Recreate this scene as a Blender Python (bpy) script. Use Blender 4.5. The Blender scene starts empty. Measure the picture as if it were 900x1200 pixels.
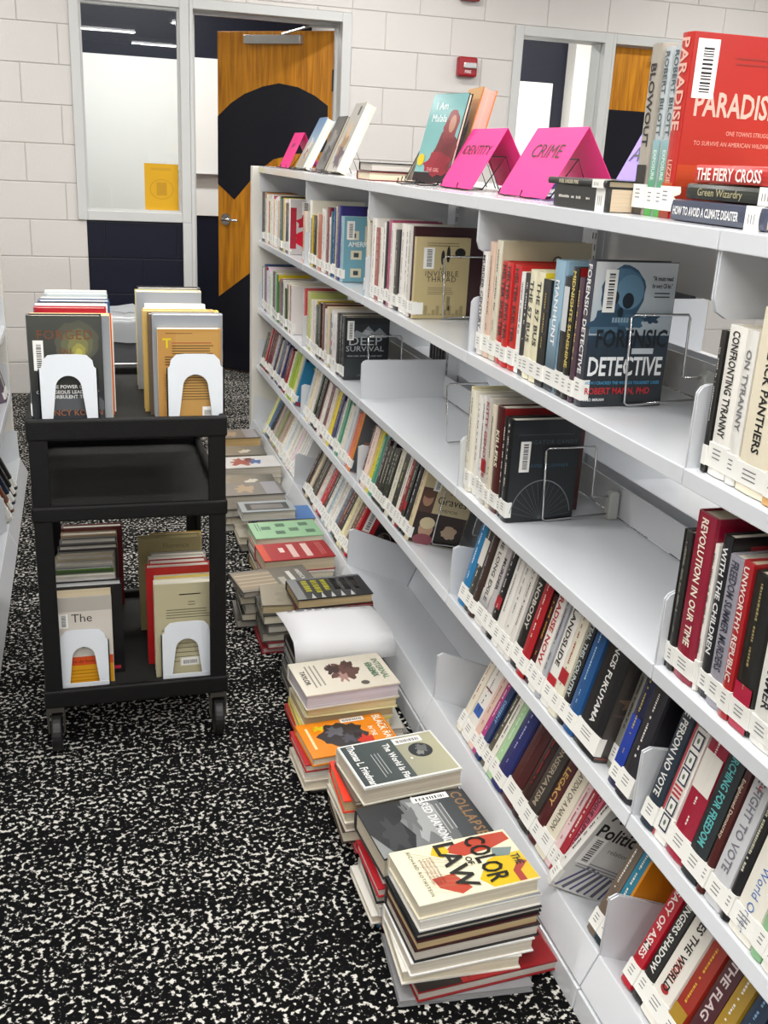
import bpy, math, random
from mathutils import Matrix, Vector
random.seed(7)
scene = bpy.context.scene
C = scene.collection

# ------------------------------------------------------------------ camera
cam_d = bpy.data.cameras.new('camera')
cam = bpy.data.objects.new('camera', cam_d); C.objects.link(cam)
cam_d.sensor_fit = 'HORIZONTAL'; cam_d.sensor_width = 36.0
cam_d.lens = 36.0 * 1181.66 / 900.0
cam_d.clip_start = 0.05
_r, _u, _w = (0.95941677, -0.27769579, 0.04903572), (0.04787545, 0.33177042, 0.94214454), (0.27789818, 0.90156166, -0.33160092)
cam.matrix_world = Matrix(((_r[0], _u[0], -_w[0], -0.842), (_r[1], _u[1], -_w[1], 0.0), (_r[2], _u[2], -_w[2], 1.427), (0, 0, 0, 1)))
scene.camera = cam

# ------------------------------------------------------------------ world + light + exposure
world = bpy.data.worlds.new('world'); scene.world = world
world.use_nodes = True
world.node_tree.nodes['Background'].inputs[0].default_value = (0.93, 0.96, 1.0, 1)
world.node_tree.nodes['Background'].inputs[1].default_value = 0.16
scene.view_settings.view_transform = 'Standard'
scene.view_settings.look = 'None'
scene.view_settings.gamma = 1.0
scene.view_settings.exposure = 0.0

CEIL = 2.85
FIX = [(-1.9, -3.6), (0.6, -3.6), (3.2, -3.6), (-0.6, -2.1), (1.9, -2.1), (-1.6, -0.6), (0.9, -0.6), (-0.55, 0.9), (1.9, 0.9), (-1.9, 2.4), (0.55, 2.4), (2.9, 2.4), (-0.7, 3.95), (1.9, 3.95), (-1.9, 5.3), (0.7, 5.3), (3.2, 5.3)]  # rearmost rows are added behind the camera to brighten faces turned its way
FIX_IN = [(-0.4, 7.5), (1.6, 7.8), (3.1, 7.4)]
def area(x, y, z, sx, sy, power, col=(1, 0.985, 0.96)):
    l = bpy.data.lights.new('ceiling_light', 'AREA'); l.shape = 'RECTANGLE'; l.size = sx; l.size_y = sy
    l.energy = power; l.color = col
    o = bpy.data.objects.new('ceiling_light', l); o.location = (x, y, z); C.objects.link(o); return o
for x, y in FIX: area(x, y, CEIL - 0.075, 1.16, 0.2, (34 if y > -1 else 44) if y < 3.9 else (24 if y < 5 else 14))
for x, y in FIX_IN: area(x, y, CEIL - 0.075, 1.16, 0.2, 50)

# ------------------------------------------------------------------ helpers
def lin(c):
    return c / 12.92 if c <= 0.04045 else ((c + 0.055) / 1.055) ** 2.4
def rgb(h):
    return tuple(lin(int(h[i:i + 2], 16) / 255) for i in (0, 2, 4)) + (1.0,)
MATS = {}
def mat(h, rough=0.5, metal=0.0, coat=0.0, bump=0.0, bscale=200.0, name=None, spec=0.5):
    k = (h, rough, metal, coat, bump, bscale, spec)
    if k in MATS: return MATS[k]
    m = bpy.data.materials.new(name or 'material_' + h); m.use_nodes = True
    nt = m.node_tree; b = nt.nodes['Principled BSDF']
    b.inputs['Base Color'].default_value = rgb(h); b.inputs['Roughness'].default_value = rough
    b.inputs['Metallic'].default_value = metal; b.inputs['Coat Weight'].default_value = coat
    b.inputs['Coat Roughness'].default_value = 0.12; b.inputs['Specular IOR Level'].default_value = spec
    if bump:
        n = nt.nodes.new('ShaderNodeTexNoise'); n.inputs['Scale'].default_value = bscale; n.inputs['Detail'].default_value = 3
        tc = nt.nodes.new('ShaderNodeTexCoord'); bp = nt.nodes.new('ShaderNodeBump')
        bp.inputs['Strength'].default_value = bump; bp.inputs['Distance'].default_value = 0.002
        nt.links.new(tc.outputs['Object'], n.inputs['Vector']); nt.links.new(n.outputs['Fac'], bp.inputs['Height'])
        nt.links.new(bp.outputs['Normal'], b.inputs['Normal'])
    MATS[k] = m; return m
def jacket(h): return mat(h, 0.34, 0, 0.35, 0.12, 60)
M_PRINT = bpy.data.materials.new('printed_ink'); M_PRINT.use_nodes = True
_nt = M_PRINT.node_tree; _a = _nt.nodes.new('ShaderNodeVertexColor'); _a.layer_name = 'Col'
_nt.links.new(_a.outputs['Color'], _nt.nodes['Principled BSDF'].inputs['Base Color'])
_nt.nodes['Principled BSDF'].inputs['Roughness'].default_value = 0.34
_nt.nodes['Principled BSDF'].inputs['Coat Weight'].default_value = 0.35
_nt.nodes['Principled BSDF'].inputs['Coat Roughness'].default_value = 0.12
M_LABEL = mat('f1f0ea', 0.4, 0, 0.3)
def pages_mat(h, axis):
    k = ('pages', h, axis)
    if k in MATS: return MATS[k]
    m = bpy.data.materials.new('paper_pages'); m.use_nodes = True; nt = m.node_tree; b = nt.nodes['Principled BSDF']
    b.inputs['Roughness'].default_value = 0.8
    tc = nt.nodes.new('ShaderNodeTexCoord'); mp = nt.nodes.new('ShaderNodeMapping'); n = nt.nodes.new('ShaderNodeTexNoise')
    mp.inputs['Scale'].default_value = (4, 1400, 4); n.inputs['Scale'].default_value = 1.0; n.inputs['Detail'].default_value = 2
    cr = nt.nodes.new('ShaderNodeValToRGB'); c = rgb(h)
    cr.color_ramp.elements[0].position = 0.35; cr.color_ramp.elements[0].color = (c[0] * .72, c[1] * .7, c[2] * .66, 1)
    cr.color_ramp.elements[1].position = 0.6; cr.color_ramp.elements[1].color = c
    nt.links.new(tc.outputs['Object'], mp.inputs['Vector']); nt.links.new(mp.outputs['Vector'], n.inputs['Vector'])
    nt.links.new(n.outputs['Fac'], cr.inputs['Fac']); nt.links.new(cr.outputs['Color'], b.inputs['Base Color'])
    MATS[k] = m; return m

class MB:
    def __init__(s): s.v = []; s.f = []; s.c = []
    def add(s, vs, fs, col=None):
        n = len(s.v); s.v += [tuple(v) for v in vs]; s.f += [tuple(i + n for i in f) for f in fs]
        s.c += [col] * len(vs) if not isinstance(col, list) else col
        return s
    def box(s, x0, y0, z0, x1, y1, z1, col=None):
        if x1 < x0: x0, x1 = x1, x0
        if y1 < y0: y0, y1 = y1, y0
        if z1 < z0: z0, z1 = z1, z0
        return s.add([(x0, y0, z0), (x1, y0, z0), (x1, y1, z0), (x0, y1, z0), (x0, y0, z1), (x1, y0, z1), (x1, y1, z1), (x0, y1, z1)],
                     [(3, 2, 1, 0), (4, 5, 6, 7), (0, 1, 5, 4), (1, 2, 6, 5), (2, 3, 7, 6), (3, 0, 4, 7)], col)
    def ext(s, poly, a, b, axis='y', col=None):
        # extrude a 2D polygon along an axis; polygon coordinates are the two other axes in order
        ar = sum(poly[i][0] * poly[(i + 1) % len(poly)][1] - poly[(i + 1) % len(poly)][0] * poly[i][1] for i in range(len(poly)))
        if ar < 0: poly = poly[::-1]
        n = len(poly)
        def p(q, t): return {'x': (t, q[0], q[1]), 'y': (q[0], t, q[1]), 'z': (q[0], q[1], t)}[axis]
        vs = [p(q, a) for q in poly] + [p(q, b) for q in poly]
        lo = tuple(range(n))[::-1]; hi = tuple(range(n, 2 * n))
        sd = [(i, (i + 1) % n, n + (i + 1) % n, n + i) for i in range(n)]
        fs = [lo, hi] + sd
        if axis == 'y': fs = [f[::-1] for f in fs]
        return s.add(vs, fs, col)
    def tube(s, pts, r, n=6, col=None, close=False):
        pts = [Vector(p) for p in pts]; rings = []
        for i, p in enumerate(pts):
            a = pts[i - 1] if i else p; b = pts[i + 1] if i < len(pts) - 1 else p
            d = (b - a).normalized()
            up = Vector((0.31, 0.17, 0.93)) if abs(d.z) < 0.9 else Vector((1, 0.1, 0))
            e1 = d.cross(up).normalized(); e2 = d.cross(e1)
            rings.append([p + r * (math.cos(2 * math.pi * k / n) * e1 + math.sin(2 * math.pi * k / n) * e2) for k in range(n)])
        vs = [v for g in rings for v in g]; fs = []
        for i in range(len(pts) - 1):
            for k in range(n):
                k2 = (k + 1) % n; fs.append((i * n + k, i * n + k2, (i + 1) * n + k2, (i + 1) * n + k))
        fs.append(tuple(range(n))[::-1]); fs.append(tuple((len(pts) - 1) * n + k for k in range(n)))
        return s.add(vs, fs, col)
    def cyl(s, c, r, h, axis='x', n=20, col=None):
        vs = []; c = Vector(c)
        for t in (-h / 2, h / 2):
            for k in range(n):
                a = 2 * math.pi * k / n; u, v = r * math.cos(a), r * math.sin(a)
                vs.append(c + Vector({'x': (t, u, v), 'y': (u, t, v), 'z': (u, v, t)}[axis]))
        fs = [tuple(range(n))[::-1], tuple(range(n, 2 * n))] + [(k, (k + 1) % n, n + (k + 1) % n, n + k) for k in range(n)]
        return s.add(vs, fs, col)
    def poly(s, vs, col): return s.add(vs, [tuple(range(len(vs)))], col)
    def mesh(s, name, m):
        me = bpy.data.meshes.new(name); me.from_pydata(s.v, [], s.f)
        if m is not None: me.materials.append(m)
        if any(c is not None for c in s.c):
            at = me.color_attributes.new('Col', 'FLOAT_COLOR', 'POINT')
            flat = []
            for c in s.c: flat += list(c if c is not None else (1, 1, 1, 1))
            at.data.foreach_set('color', flat)
        me.update(); return me
    def build(s, name, m, parent=None, mw=None, bevel=0.0, smooth=False, seg=2):
        if isinstance(parent, Pool): parent.take(s, m); return parent
        o = bpy.data.objects.new(name, s.mesh(name, m)); C.objects.link(o)
        if parent is not None: o.parent = parent
        if mw is not None: o.matrix_local = mw
        if smooth: o.data.polygons.foreach_set('use_smooth', [True] * len(o.data.polygons))
        if bevel:
            b = o.modifiers.new('bevel', 'BEVEL'); b.width = bevel; b.segments = seg; b.limit_method = 'ANGLE'
        return o
def tag(o, label=None, cat=None, group=None, kind=None):
    if label: o['label'] = label
    if cat: o['category'] = cat
    if group: o['group'] = group
    if kind: o['kind'] = kind
    return o
def thing(name, label, cat, mw=None, group=None):
    o = bpy.data.objects.new(name, None); o.empty_display_size = 0.05; C.objects.link(o)
    if mw is not None: o.matrix_world = mw
    return tag(o, label, cat, group)
def T(x, y, z): return Matrix.Translation((x, y, z))
def RX(a): return Matrix.Rotation(math.radians(a), 4, 'X')
def RY(a): return Matrix.Rotation(math.radians(a), 4, 'Y')
def RZ(a): return Matrix.Rotation(math.radians(a), 4, 'Z')
def axes(x, y, z): return Matrix(((x[0], y[0], z[0], 0), (x[1], y[1], z[1], 0), (x[2], y[2], z[2], 0), (0, 0, 0, 1)))

# ------------------------------------------------------------------ lettering from the built-in font
CH = "ABCDEFGHIJKLMNOPQRSTUVWXYZabcdefghijklmnopqrstuvwxyz0123456789.,&'/-\"|"
GL = {}
def load_glyphs():
    tmp = []
    for bold in (0, 1):
        for ch in CH:
            for s_ in (ch, ch + '|'):
                cu = bpy.data.curves.new('glyph', 'FONT'); cu.body = s_; cu.size = 1.0; cu.resolution_u = 2; cu.fill_mode = 'FRONT'
                cu.offset = 0.022 * bold
                o = bpy.data.objects.new('glyph', cu); C.objects.link(o); tmp.append((bold, ch, s_, o))
    bpy.context.view_layer.update()
    dg = bpy.context.evaluated_depsgraph_get(); bar = {}; adv = {}
    for bold, ch, s_, o in tmp:
        me = bpy.data.meshes.new_from_object(o.evaluated_get(dg))
        if s_ == ch:
            GL[(bold, ch)] = ([(v.co.x, v.co.y) for v in me.vertices], [tuple(p.vertices) for p in me.polygons])
            if ch == '|': bar[bold] = min(v.co.x for v in me.vertices)
        else: adv[(bold, ch)] = max(v.co.x for v in me.vertices)
        bpy.data.meshes.remove(me)
    for bold, ch, s_, o in tmp:
        cu = o.data; bpy.data.objects.remove(o)
        bpy.data.curves.remove(cu)
    w = {b: max(v[0] for v in GL[(b, '|')][0]) for b in (0, 1)}
    for k, (vs, fs) in list(GL.items()):
        GL[k] = (vs, fs, adv[k] - w[k[0]])
load_glyphs()
def text_w(s, size, xs=1.0, bold=1, gap=0.0):
    return sum((GL[(bold, c)][2] if c != ' ' else 0.3) + gap for c in s) * size * xs
def text(mb, s, size, org, right, up, col, xs=1.0, bold=1, align='c', gap=0.0):
    """size = capital height in metres (about 0.7 em)"""
    e = size / 0.7; org = Vector(org); right = Vector(right); up = Vector(up)
    tw = text_w(s, e, xs, bold, gap); x = {'c': -tw / 2, 'l': 0, 'r': -tw}[align]
    for ch in s:
        if ch == ' ': x += 0.3 * e * xs + gap * e * xs; continue
        vs, fs, ad = GL[(bold, ch)]
        mb.add([org + right * (x + vx * e * xs) + up * (vy * e) for vx, vy in vs], fs, col)
        x += (ad + gap) * e * xs
def K(h): return rgb(h)

# 2D painter on a face: origin, right, up (metres); slight lift per layer
class Face:
    def __init__(s, mb, org, right, up, w, h):
        s.mb = mb; s.o = Vector(org); s.r = Vector(right); s.u = Vector(up); s.n = s.r.cross(s.u); s.w = w; s.h = h; s.k = 0
    def P(s, x, y): return s.o + s.r * (x * s.w) + s.u * (y * s.h) + s.n * (0.0003 + 0.00009 * s.k)
    def rect(s, x0, y0, x1, y1, c, c2=None, lift=1):
        s.k += lift; a = K(c); b = K(c2) if c2 else a
        s.mb.add([s.P(x0, y0), s.P(x1, y0), s.P(x1, y1), s.P(x0, y1)], [(0, 1, 2, 3)], [b, b, a, a])
    def poly(s, pts, c):
        s.k += 1; s.mb.poly([s.P(*p) for p in pts], K(c))
    def ell(s, cx, cy, rx, ry, c, n=20, rough=0.0, seed=1):
        rn = random.Random(seed); pts = []
        for i in range(n):
            a = 2 * math.pi * i / n; q = 1 + rough * (rn.random() - .5) * 2
            pts.append((cx + rx * q * math.cos(a), cy + ry * q * math.sin(a)))
        s.k += 1; s.mb.add([s.P(cx, cy)] + [s.P(*p) for p in pts], [(0, i + 1, (i + 1) % n + 1) for i in range(n)], K(c))
    def ring(s, cx, cy, r, wd, c, a0=0, a1=360, n=24, asp=1.0):
        s.k += 1; vs = []
        for i in range(n + 1):
            a = math.radians(a0 + (a1 - a0) * i / n)
            for q in (r - wd / 2, r + wd / 2): vs.append(s.P(cx + q * math.cos(a), cy + q * asp * math.sin(a)))
        s.mb.add(vs, [(2 * i, 2 * i + 1, 2 * i + 3, 2 * i + 2) for i in range(n)], K(c))
    def line(s, x0, y0, x1, y1, wd, c):
        d = Vector(((x1 - x0) * s.w, (y1 - y0) * s.h)); n = Vector((-d.y, d.x)).normalized() * wd / 2
        s.poly([(x0 + n.x / s.w, y0 + n.y / s.h), (x0 - n.x / s.w, y0 - n.y / s.h), (x1 - n.x / s.w, y1 - n.y / s.h), (x1 + n.x / s.w, y1 + n.y / s.h)], c)
    def txt(s, x, y, t, size, c, xs=1.0, bold=1, align='c', gap=0.0, right=None, up=None):
        s.k += 1; e = size / .7; room = s.w * (.95 - x if align == 'l' else 1.9 * min(x, 1 - x)); tw = text_w(t, e, xs, bold, gap)
        if tw > room: xs *= room / tw
        text(s.mb, t, size, s.P(x, y), s.r, s.u, K(c), xs, bold, align, gap * xs)
    def bars(s, x0, x1, y0, n, dy, hgt, c, seed=0):
        rn = random.Random(seed)
        for i in range(n):
            e = x1 - (x1 - x0) * 0.12 * rn.random()
            s.rect(x0, y0 - i * dy, e, y0 - i * dy + hgt, c, lift=0)
        s.k += 1
    def barcode(s, x0, y0, x1, y1, vert=True, n=14):
        s.rect(x0, y0, x1, y1, 'f2f1ec'); rn = random.Random(int(x0 * 997 + y0 * 31)); s.k += 1
        if vert:
            t = y0 + (y1 - y0) * .1
            while t < y1 - (y1 - y0) * .12:
                q = (y1 - y0) * (0.012 + 0.03 * rn.random()); s.rect(x0 + (x1 - x0) * .3, t, x0 + (x1 - x0) * .78, t + q, '141414', lift=0); t += q * 2.0
        else:
            t = x0 + (x1 - x0) * .1
            while t < x1 - (x1 - x0) * .12:
                q = (x1 - x0) * (0.01 + 0.022 * rn.random()); s.rect(t, y0 + (y1 - y0) * .15, t + q, y0 + (y1 - y0) * .68, '141414', lift=0); t += q * 2.1

# ------------------------------------------------------------------ cover designs (face F of a cover)
def grad(F, y0, y1, c1, c2): F.rect(0.0, y0, 1.0, y1, c1, c2)
def art_red(F): F.rect(0, 0, 1, 1, 'c9c5c2'); F.ell(.5, .62, .3, .2, 'c02034', rough=.3); F.ell(.48, .25, .38, .16, 'd01c34', rough=.25, seed=4); F.ell(.6, .5, .16, .16, '2a2426', rough=.4); F.rect(0, .1, .16, .85, 'b02a3c'); F.txt(.5, .05, 'JOHN', .016, '888888'); F.barcode(.3, .72, .5, .96)
def art_ameri(F):
    F.rect(0, 0, 1, 1, '6fa3b3')
    for x, y in ((.22, .72), (.62, .8), (.62, .66), (.3, .42), (.72, .4), (.3, .14), (.72, .16)): F.rect(x - .13, y - .07, x + .13, y + .07, 'd6cfb6'); F.rect(x - .06, y - .035, x + .06, y + .035, '3c4646')
    F.txt(.45, .55, 'AMERICAN', .016, 'e8f0f0', .9); F.txt(.7, .47, 'NE', .016, 'e8f0f0'); F.barcode(.06, .66, .24, .94)
def art_thread(F):
    F.rect(0, 0, 1, 1, 'cbb98a', 'b9a878'); F.bars(.2, .85, .93, 2, .03, .008, '5a4c30'); F.ell(.5, .76, .035, .09, '1a1816'); F.ell(.6, .8, .035, .1, '141210'); F.ell(.82, .82, .1, .06, '141210')
    F.txt(.5, .6, 'AN', .008, '3a2e1a', bold=0); F.txt(.5, .53, 'INVISIBLE', .014, '3a2e1a', bold=0, gap=.08); F.txt(.5, .46, 'THREAD', .014, '3a2e1a', bold=0, gap=.08); F.bars(.25, .75, .38, 4, .025, .006, '6b5c3c')
    F.rect(.62, .1, .68, .28, '8a7c58')
    for i in range(12): F.rect(.05 + i * .075, .04, .11 + i * .075, .06 + .05 * ((i * 7) % 3), '9a8b62', lift=0)
    F.rect(.02, .05, .18, .2, 'efeee8'); F.barcode(.14, .62, .34, .88)
def art_loop(F): F.rect(0, 0, 1, 1, 'cbc3a6', 'd6cfb8'); F.ring(.62, .84, .05, .012, '222222', asp=.9); F.line(.6, .8, .5, .68, .003, '222222')
def art_forensic(F):
    F.rect(0, .5, 1, 1, 'd2d4d4', 'a9b8c0'); F.rect(0, 0, 1, .26, '20262b'); F.rect(0, .26, 1, .5, '22384a', '20262b')
    F.ell(.36, .79, .27, .19, '33566f', 26, .05); F.ell(.24, .58, .26, .1, '2d4a60', rough=.2); F.ell(.5, .6, .16, .05, '3c6078', rough=.2); F.ell(.36, .86, .2, .1, '4c7590', rough=.1); F.ell(.44, .8, .17, .12, '6389a2'); F.ell(.43, .74, .07, .055, '0f1c28'); F.ell(.26, .76, .055, .05, '0f1c28'); F.ell(.35, .66, .035, .035, '14222e'); F.ell(.74, .62, .1, .035, '223f54', rough=.3)
    for i in range(6): F.rect(.26 + i * .035, .59, .285 + i * .035, .625, '8ba4b4', lift=0)
    F.rect(0, .52, .34, .56, '4a6a80'); F.rect(.55, .37, .82, .41, 'c6ced2')
    F.txt(.53, .42, 'FORENSIC', .031, '11151a', .82); F.txt(.49, .22, 'DETECTIVE', .033, 'eceeee', .8)
    F.txt(.02, .155, 'HOW I CRACKED THE WORLDS TOUGHEST CASES', .0055, '3f8fb8', .9, align='l'); F.txt(.02, .085, 'ROBERT MANN, PHD', .0115, 'b8242c', .85, align='l'); F.txt(.02, .035, 'AND MIRIAM', .005, 'dddddd', align='l')
    F.txt(.7, .88, '"A must read', .0075, '14181c', .85, align='l'); F.txt(.7, .83, 'for every CSI fan."', .0075, '14181c', .85, align='l'); F.bars(.74, .95, .79, 2, .025, .008, '333333')
    F.barcode(.12, .66, .27, .95)
def art_ctop(F): F.rect(0, 0, 1, 1, 'dcd8cc'); F.txt(.35, .85, 'C', .03, '201c1c'); F.rect(.25, .6, .5, .8, '1a1818'); F.rect(.3, .45, .5, .62, 'f1f0ea')
def art_panther(F):
    F.rect(0, 0, 1, 1, 'e4d8ba', 'efe7d2'); F.rect(0, .62, 1, .9, 'b9a98c'); F.txt(.12, .47, 'THE', .017, '14120f', align='l'); F.txt(.05, .31, 'PANTHERS', .036, '14120f', align='l'); F.txt(.05, .24, 'PORTRAITS', .008, '14120f', align='l'); F.txt(.12, .19, 'FROM', .008, '14120f', align='l'); F.txt(.0, .13, 'AN UNFINISHED', .008, '14120f', align='l'); F.txt(.0, .07, 'REVOLUTION', .008, '14120f', align='l')
def art_plain(F): F.rect(0, 0, 1, 1, 'e9e6e0'); F.rect(.72, .42, .9, .6, '6a4a3a'); F.barcode(.25, .65, .45, .88)
def art_deep(F):
    F.rect(0, 0, 1, 1, '16191c'); F.rect(0, .66, 1, .9, '23292e')
    F.poly([(.12, .7), (.25, .8), (.38, .76), (.52, .87), (.66, .77), (.78, .84), (.95, .72), (.95, .68), (.12, .68)], '8c9296'); F.ell(.5, .76, .1, .04, 'b4b8ba', rough=.5)
    F.txt(.46, .56, 'DEEP', .03, 'b9bdc0', bold=0, xs=1.25); F.txt(.46, .46, 'SURVIVAL', .018, 'b9bdc0', bold=0, xs=1.3); F.txt(.46, .37, 'WHO LIVES, WHO DIES, AND WHY', .0055, 'a0a4a8'); F.rect(0, .0, 1, .34, '2a2f32'); F.txt(.3, .05, 'LAURENCE', .008, '777a7c', align='l', bold=0); F.barcode(.05, .64, .2, .95)
def art_spokes(F):
    F.rect(0, 0, 1, 1, '161b1f', '12161a'); F.rect(.08, .86, .9, .865, '4a5258'); F.txt(.55, .77, 'ALLIGATOR CANDY', .009, '4c565c', bold=0, gap=.12); F.txt(.55, .54, 'DAVID KUSHNER', .008, '2c5a74', bold=0, gap=.08)
    F.ring(.5, .02, .46, .012, '7a8084', 10, 170, asp=.85)
    for i in range(15):
        a = math.radians(8 + i * 11.5); F.line(.5, .02, .5 + .45 * math.cos(a), .02 + .38 * math.sin(a), .0007, '5c6266')
    F.barcode(.12, .5, .27, .8)
def art_ch(F): F.rect(0, 0, 1, 1, '121214'); F.rect(.15, .9, .36, .95, '8a1420'); F.txt(.32, .87, 'CHILDREN', .024, 'b8b8b8', .8, align='l')
def art_sun(F): F.rect(0, 0, 1, 1, '2a80a8'); F.ell(.5, .82, .24, .1, 'e0b820', rough=.12); F.ell(.5, .82, .1, .045, 'b05a20'); F.rect(0, .93, 1, 1, '1a2430'); F.rect(0, 0, 1, .08, '8a2a3a'); F.barcode(.25, .1, .5, .42)
def art_collage(F): F.rect(0, 0, 1, 1, '6c6c6e', '3e4448'); F.ell(.5, .5, .3, .16, '9a6a58', rough=.4); F.ell(.45, .75, .2, .12, '80706a', rough=.3, seed=3); F.ell(.6, .22, .3, .14, '2e3438', rough=.4, seed=5); F.barcode(.4, .7, .58, .95)
def art_flower(F): F.rect(0, 0, 1, 1, '1a1a14'); F.ell(.5, .5, .14, .08, 'b8a018', rough=.4); F.rect(.1, .9, .9, .98, 'd8d8d4')
def art_kids(F):
    F.rect(0, 0, 1, .42, '3b2a26', '1d1614'); F.rect(0, .42, 1, 1, 'cdbd96'); F.rect(.0, .42, .28, .75, '5a4038'); F.ell(.14, .6, .1, .1, 'b58a70'); F.ell(.14, .67, .11, .06, '6a4a36')
    F.txt(.62, .84, 'Small', .02, '1c1812', bold=0); F.txt(.55, .7, 'of', .008, '1c1812', bold=0); F.txt(.62, .56, 'Graves', .023, '1c1812', bold=0); F.txt(.62, .46, 'MEMOIR', .009, '5a4a34', bold=0)
    F.ell(.26, .2, .14, .13, 'c09a80'); F.ell(.26, .28, .15, .08, 'd8c8a0'); F.ell(.26, .05, .2, .08, '8a4a54'); F.ell(.72, .2, .15, .09, 'b8a088', rough=.15); F.barcode(.18, .72, .32, .98)
def art_dark(F): F.rect(0, 0, 1, 1, '1c1013', '301418'); F.rect(.1, .82, .4, .95, 'c01824'); F.barcode(.3, .4, .45, .7)
def art_photo(F): F.rect(0, 0, 1, 1, '2b2c30', '3a3230'); F.ell(.4, .5, .3, .1, '6a5448', rough=.4); F.ell(.5, .38, .34, .08, '50444a', rough=.4, seed=3); F.barcode(.2, .68, .5, .86, False); F.rect(0, .02, 1, .03, '8a4a40')
def art_grey(F): F.rect(0, 0, 1, 1, '1b1b1d', '2a2a2c'); F.ell(.3, .85, .2, .08, '5a5a5c', rough=.3); F.ell(.25, .4, .18, .08, '4a4a4c', rough=.4); F.ell(.5, .6, .3, .1, '303032', rough=.4); F.barcode(.3, .55, .52, .82)
def art_taupe(F): F.rect(0, 0, 1, 1, 'a2938a', 'b5aaa0'); F.txt(.5, .82, 'THE OLD', .014, '6a5a52'); F.ell(.5, .45, .3, .15, '8e7f76', rough=.3); F.barcode(.15, .7, .3, .92)
def art_dots(F):
    F.rect(0, 0, 1, 1, 'e6e6e4')
    for i in range(7): F.ell(.15 + .1 * i, .88 - .03 * i, .03, .02, '8a949a', 8)
def art_port(F): F.rect(0, 0, 1, 1, 'cdc0a4'); F.rect(.12, .1, .88, .72, '4a3428'); F.ell(.5, .45, .2, .16, '9a7a64'); F.rect(.12, .78, .88, .8, '6a5a44'); F.barcode(.2, .72, .4, .96)
def art_redsq(F): F.rect(0, 0, 1, 1, 'c01420', 'a8101c'); F.rect(.38, .25, .92, .72, '1a1616'); F.ring(.65, .48, .16, .02, '8a8480', asp=.7); F.ell(.56, .5, .07, .06, '5c5654', rough=.3); F.ell(.74, .46, .06, .05, '5c5654', rough=.3); F.barcode(.08, .5, .26, .92)
def art_ampol(F):
    F.rect(0, 0, 1, 1, 'c9c7c4', 'dad8d4'); F.txt(.1, .78, 'American', .03, '18181a', .85, align='l'); F.txt(.04, .6, 'Politics', .03, '18181a', .85, align='l'); F.txt(.35, .48, 'relation', .011, '55555a', align='l', bold=0)
    rn = random.Random(3)
    for i in range(9): F.line(.05 + i * .11, .02, .3 + i * .075, .3 - .01 * i, .005 + .003 * (i % 2), ('4a4a78', '5a5666')[i % 2])
    F.bars(.1, .9, .32, 3, .03, .012, '8a8890', 3); F.barcode(.05, .3, .25, .6)
def art_viol(F): F.rect(0, .42, 1, 1, 'a79aaa', '857a8c'); F.rect(0, 0, 1, .42, '5e5044', '453a32'); F.rect(0, .41, 1, .43, 'dad4cc'); F.barcode(.45, .55, .68, .88); F.rect(.1, .1, .9, .12, '75675a')
def art_law(F):
    F.rect(0, 0, 1, 1, 'e6dfc2'); F.poly([(.45, 1), (.98, 1), (.98, .62), (.8, .55), (.62, .64), (.5, .7), (.45, .8)], 'd9b81c'); F.poly([(.04, .98), (.2, .99), (.3, .8), (.34, .55), (.2, .42), (.1, .5), (.03, .75)], 'b8432e'); F.poly([(.6, .38), (.9, .46), (.97, .36), (.8, .22), (.62, .2)], 'b8432e'); F.poly([(.04, .36), (.2, .3), (.3, .38), (.2, .46), (.06, .44)], 'd9b81c'); F.poly([(.3, .8), (.46, .76), (.5, .9), (.36, .96)], '7a8a88')
    F.poly([(.66, 1), (.8, .9), (.98, .9), (.98, .84), (.78, .84), (.6, .94)], 'a63a30')
    for i in range(9): F.line(.05 + .1 * i, .1 + .03 * (i % 3), .3 + .08 * i, .35 + .07 * (i % 4), .0006, '9a9272')
    F.ring(.5, .5, .0, .0, 'ffffff')
    F.txt(.5, .9, 'THE', .016, '1b1812', .7, align='l'); F.txt(.46, .62, 'COLOR', .04, '1b1812', .9); F.txt(.45, .54, 'OF', .012, '1b1812'); F.txt(.46, .36, 'LAW', .04, '1b1812', 1.0); F.txt(.5, .12, 'RICHARD ROTHSTEIN', .007, '4a4434', bold=0, gap=.15)
    for i in range(4): F.txt(.5, .27 - .03 * i, 'A FORGOTTEN HISTORY', .0045, '8a3a2c', bold=0)
def art_collapse(F):
    F.rect(0, 0, 1, 1, '54585a', '8b8d8c'); F.rect(0, .72, 1, 1, '2f3335', '484c4e'); F.poly([(0, 0), (.12, .0), (.55, .0), (.9, .1), (1, .2), (1, .28), (.7, .36), (.4, .3), (.2, .42), (0, .4)], '26282a'); F.ell(.62, .2, .3, .1, '3a3c3e', rough=.4); F.ell(.45, .52, .4, .12, 'a3a5a4', rough=.4); F.ell(.35, .4, .25, .06, '6c6e6e', rough=.5)
    F.txt(.5, .86, 'COLLAPSE', .023, '93704a', 1.0, gap=.1); F.txt(.5, .55, 'JARED DIAMOND', .018, 'e9e9e7', .75); F.bars(.2, .8, .72, 3, .04, .01, 'b8b8b6', 2); F.barcode(.0, .5, .12, .84)
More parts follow.
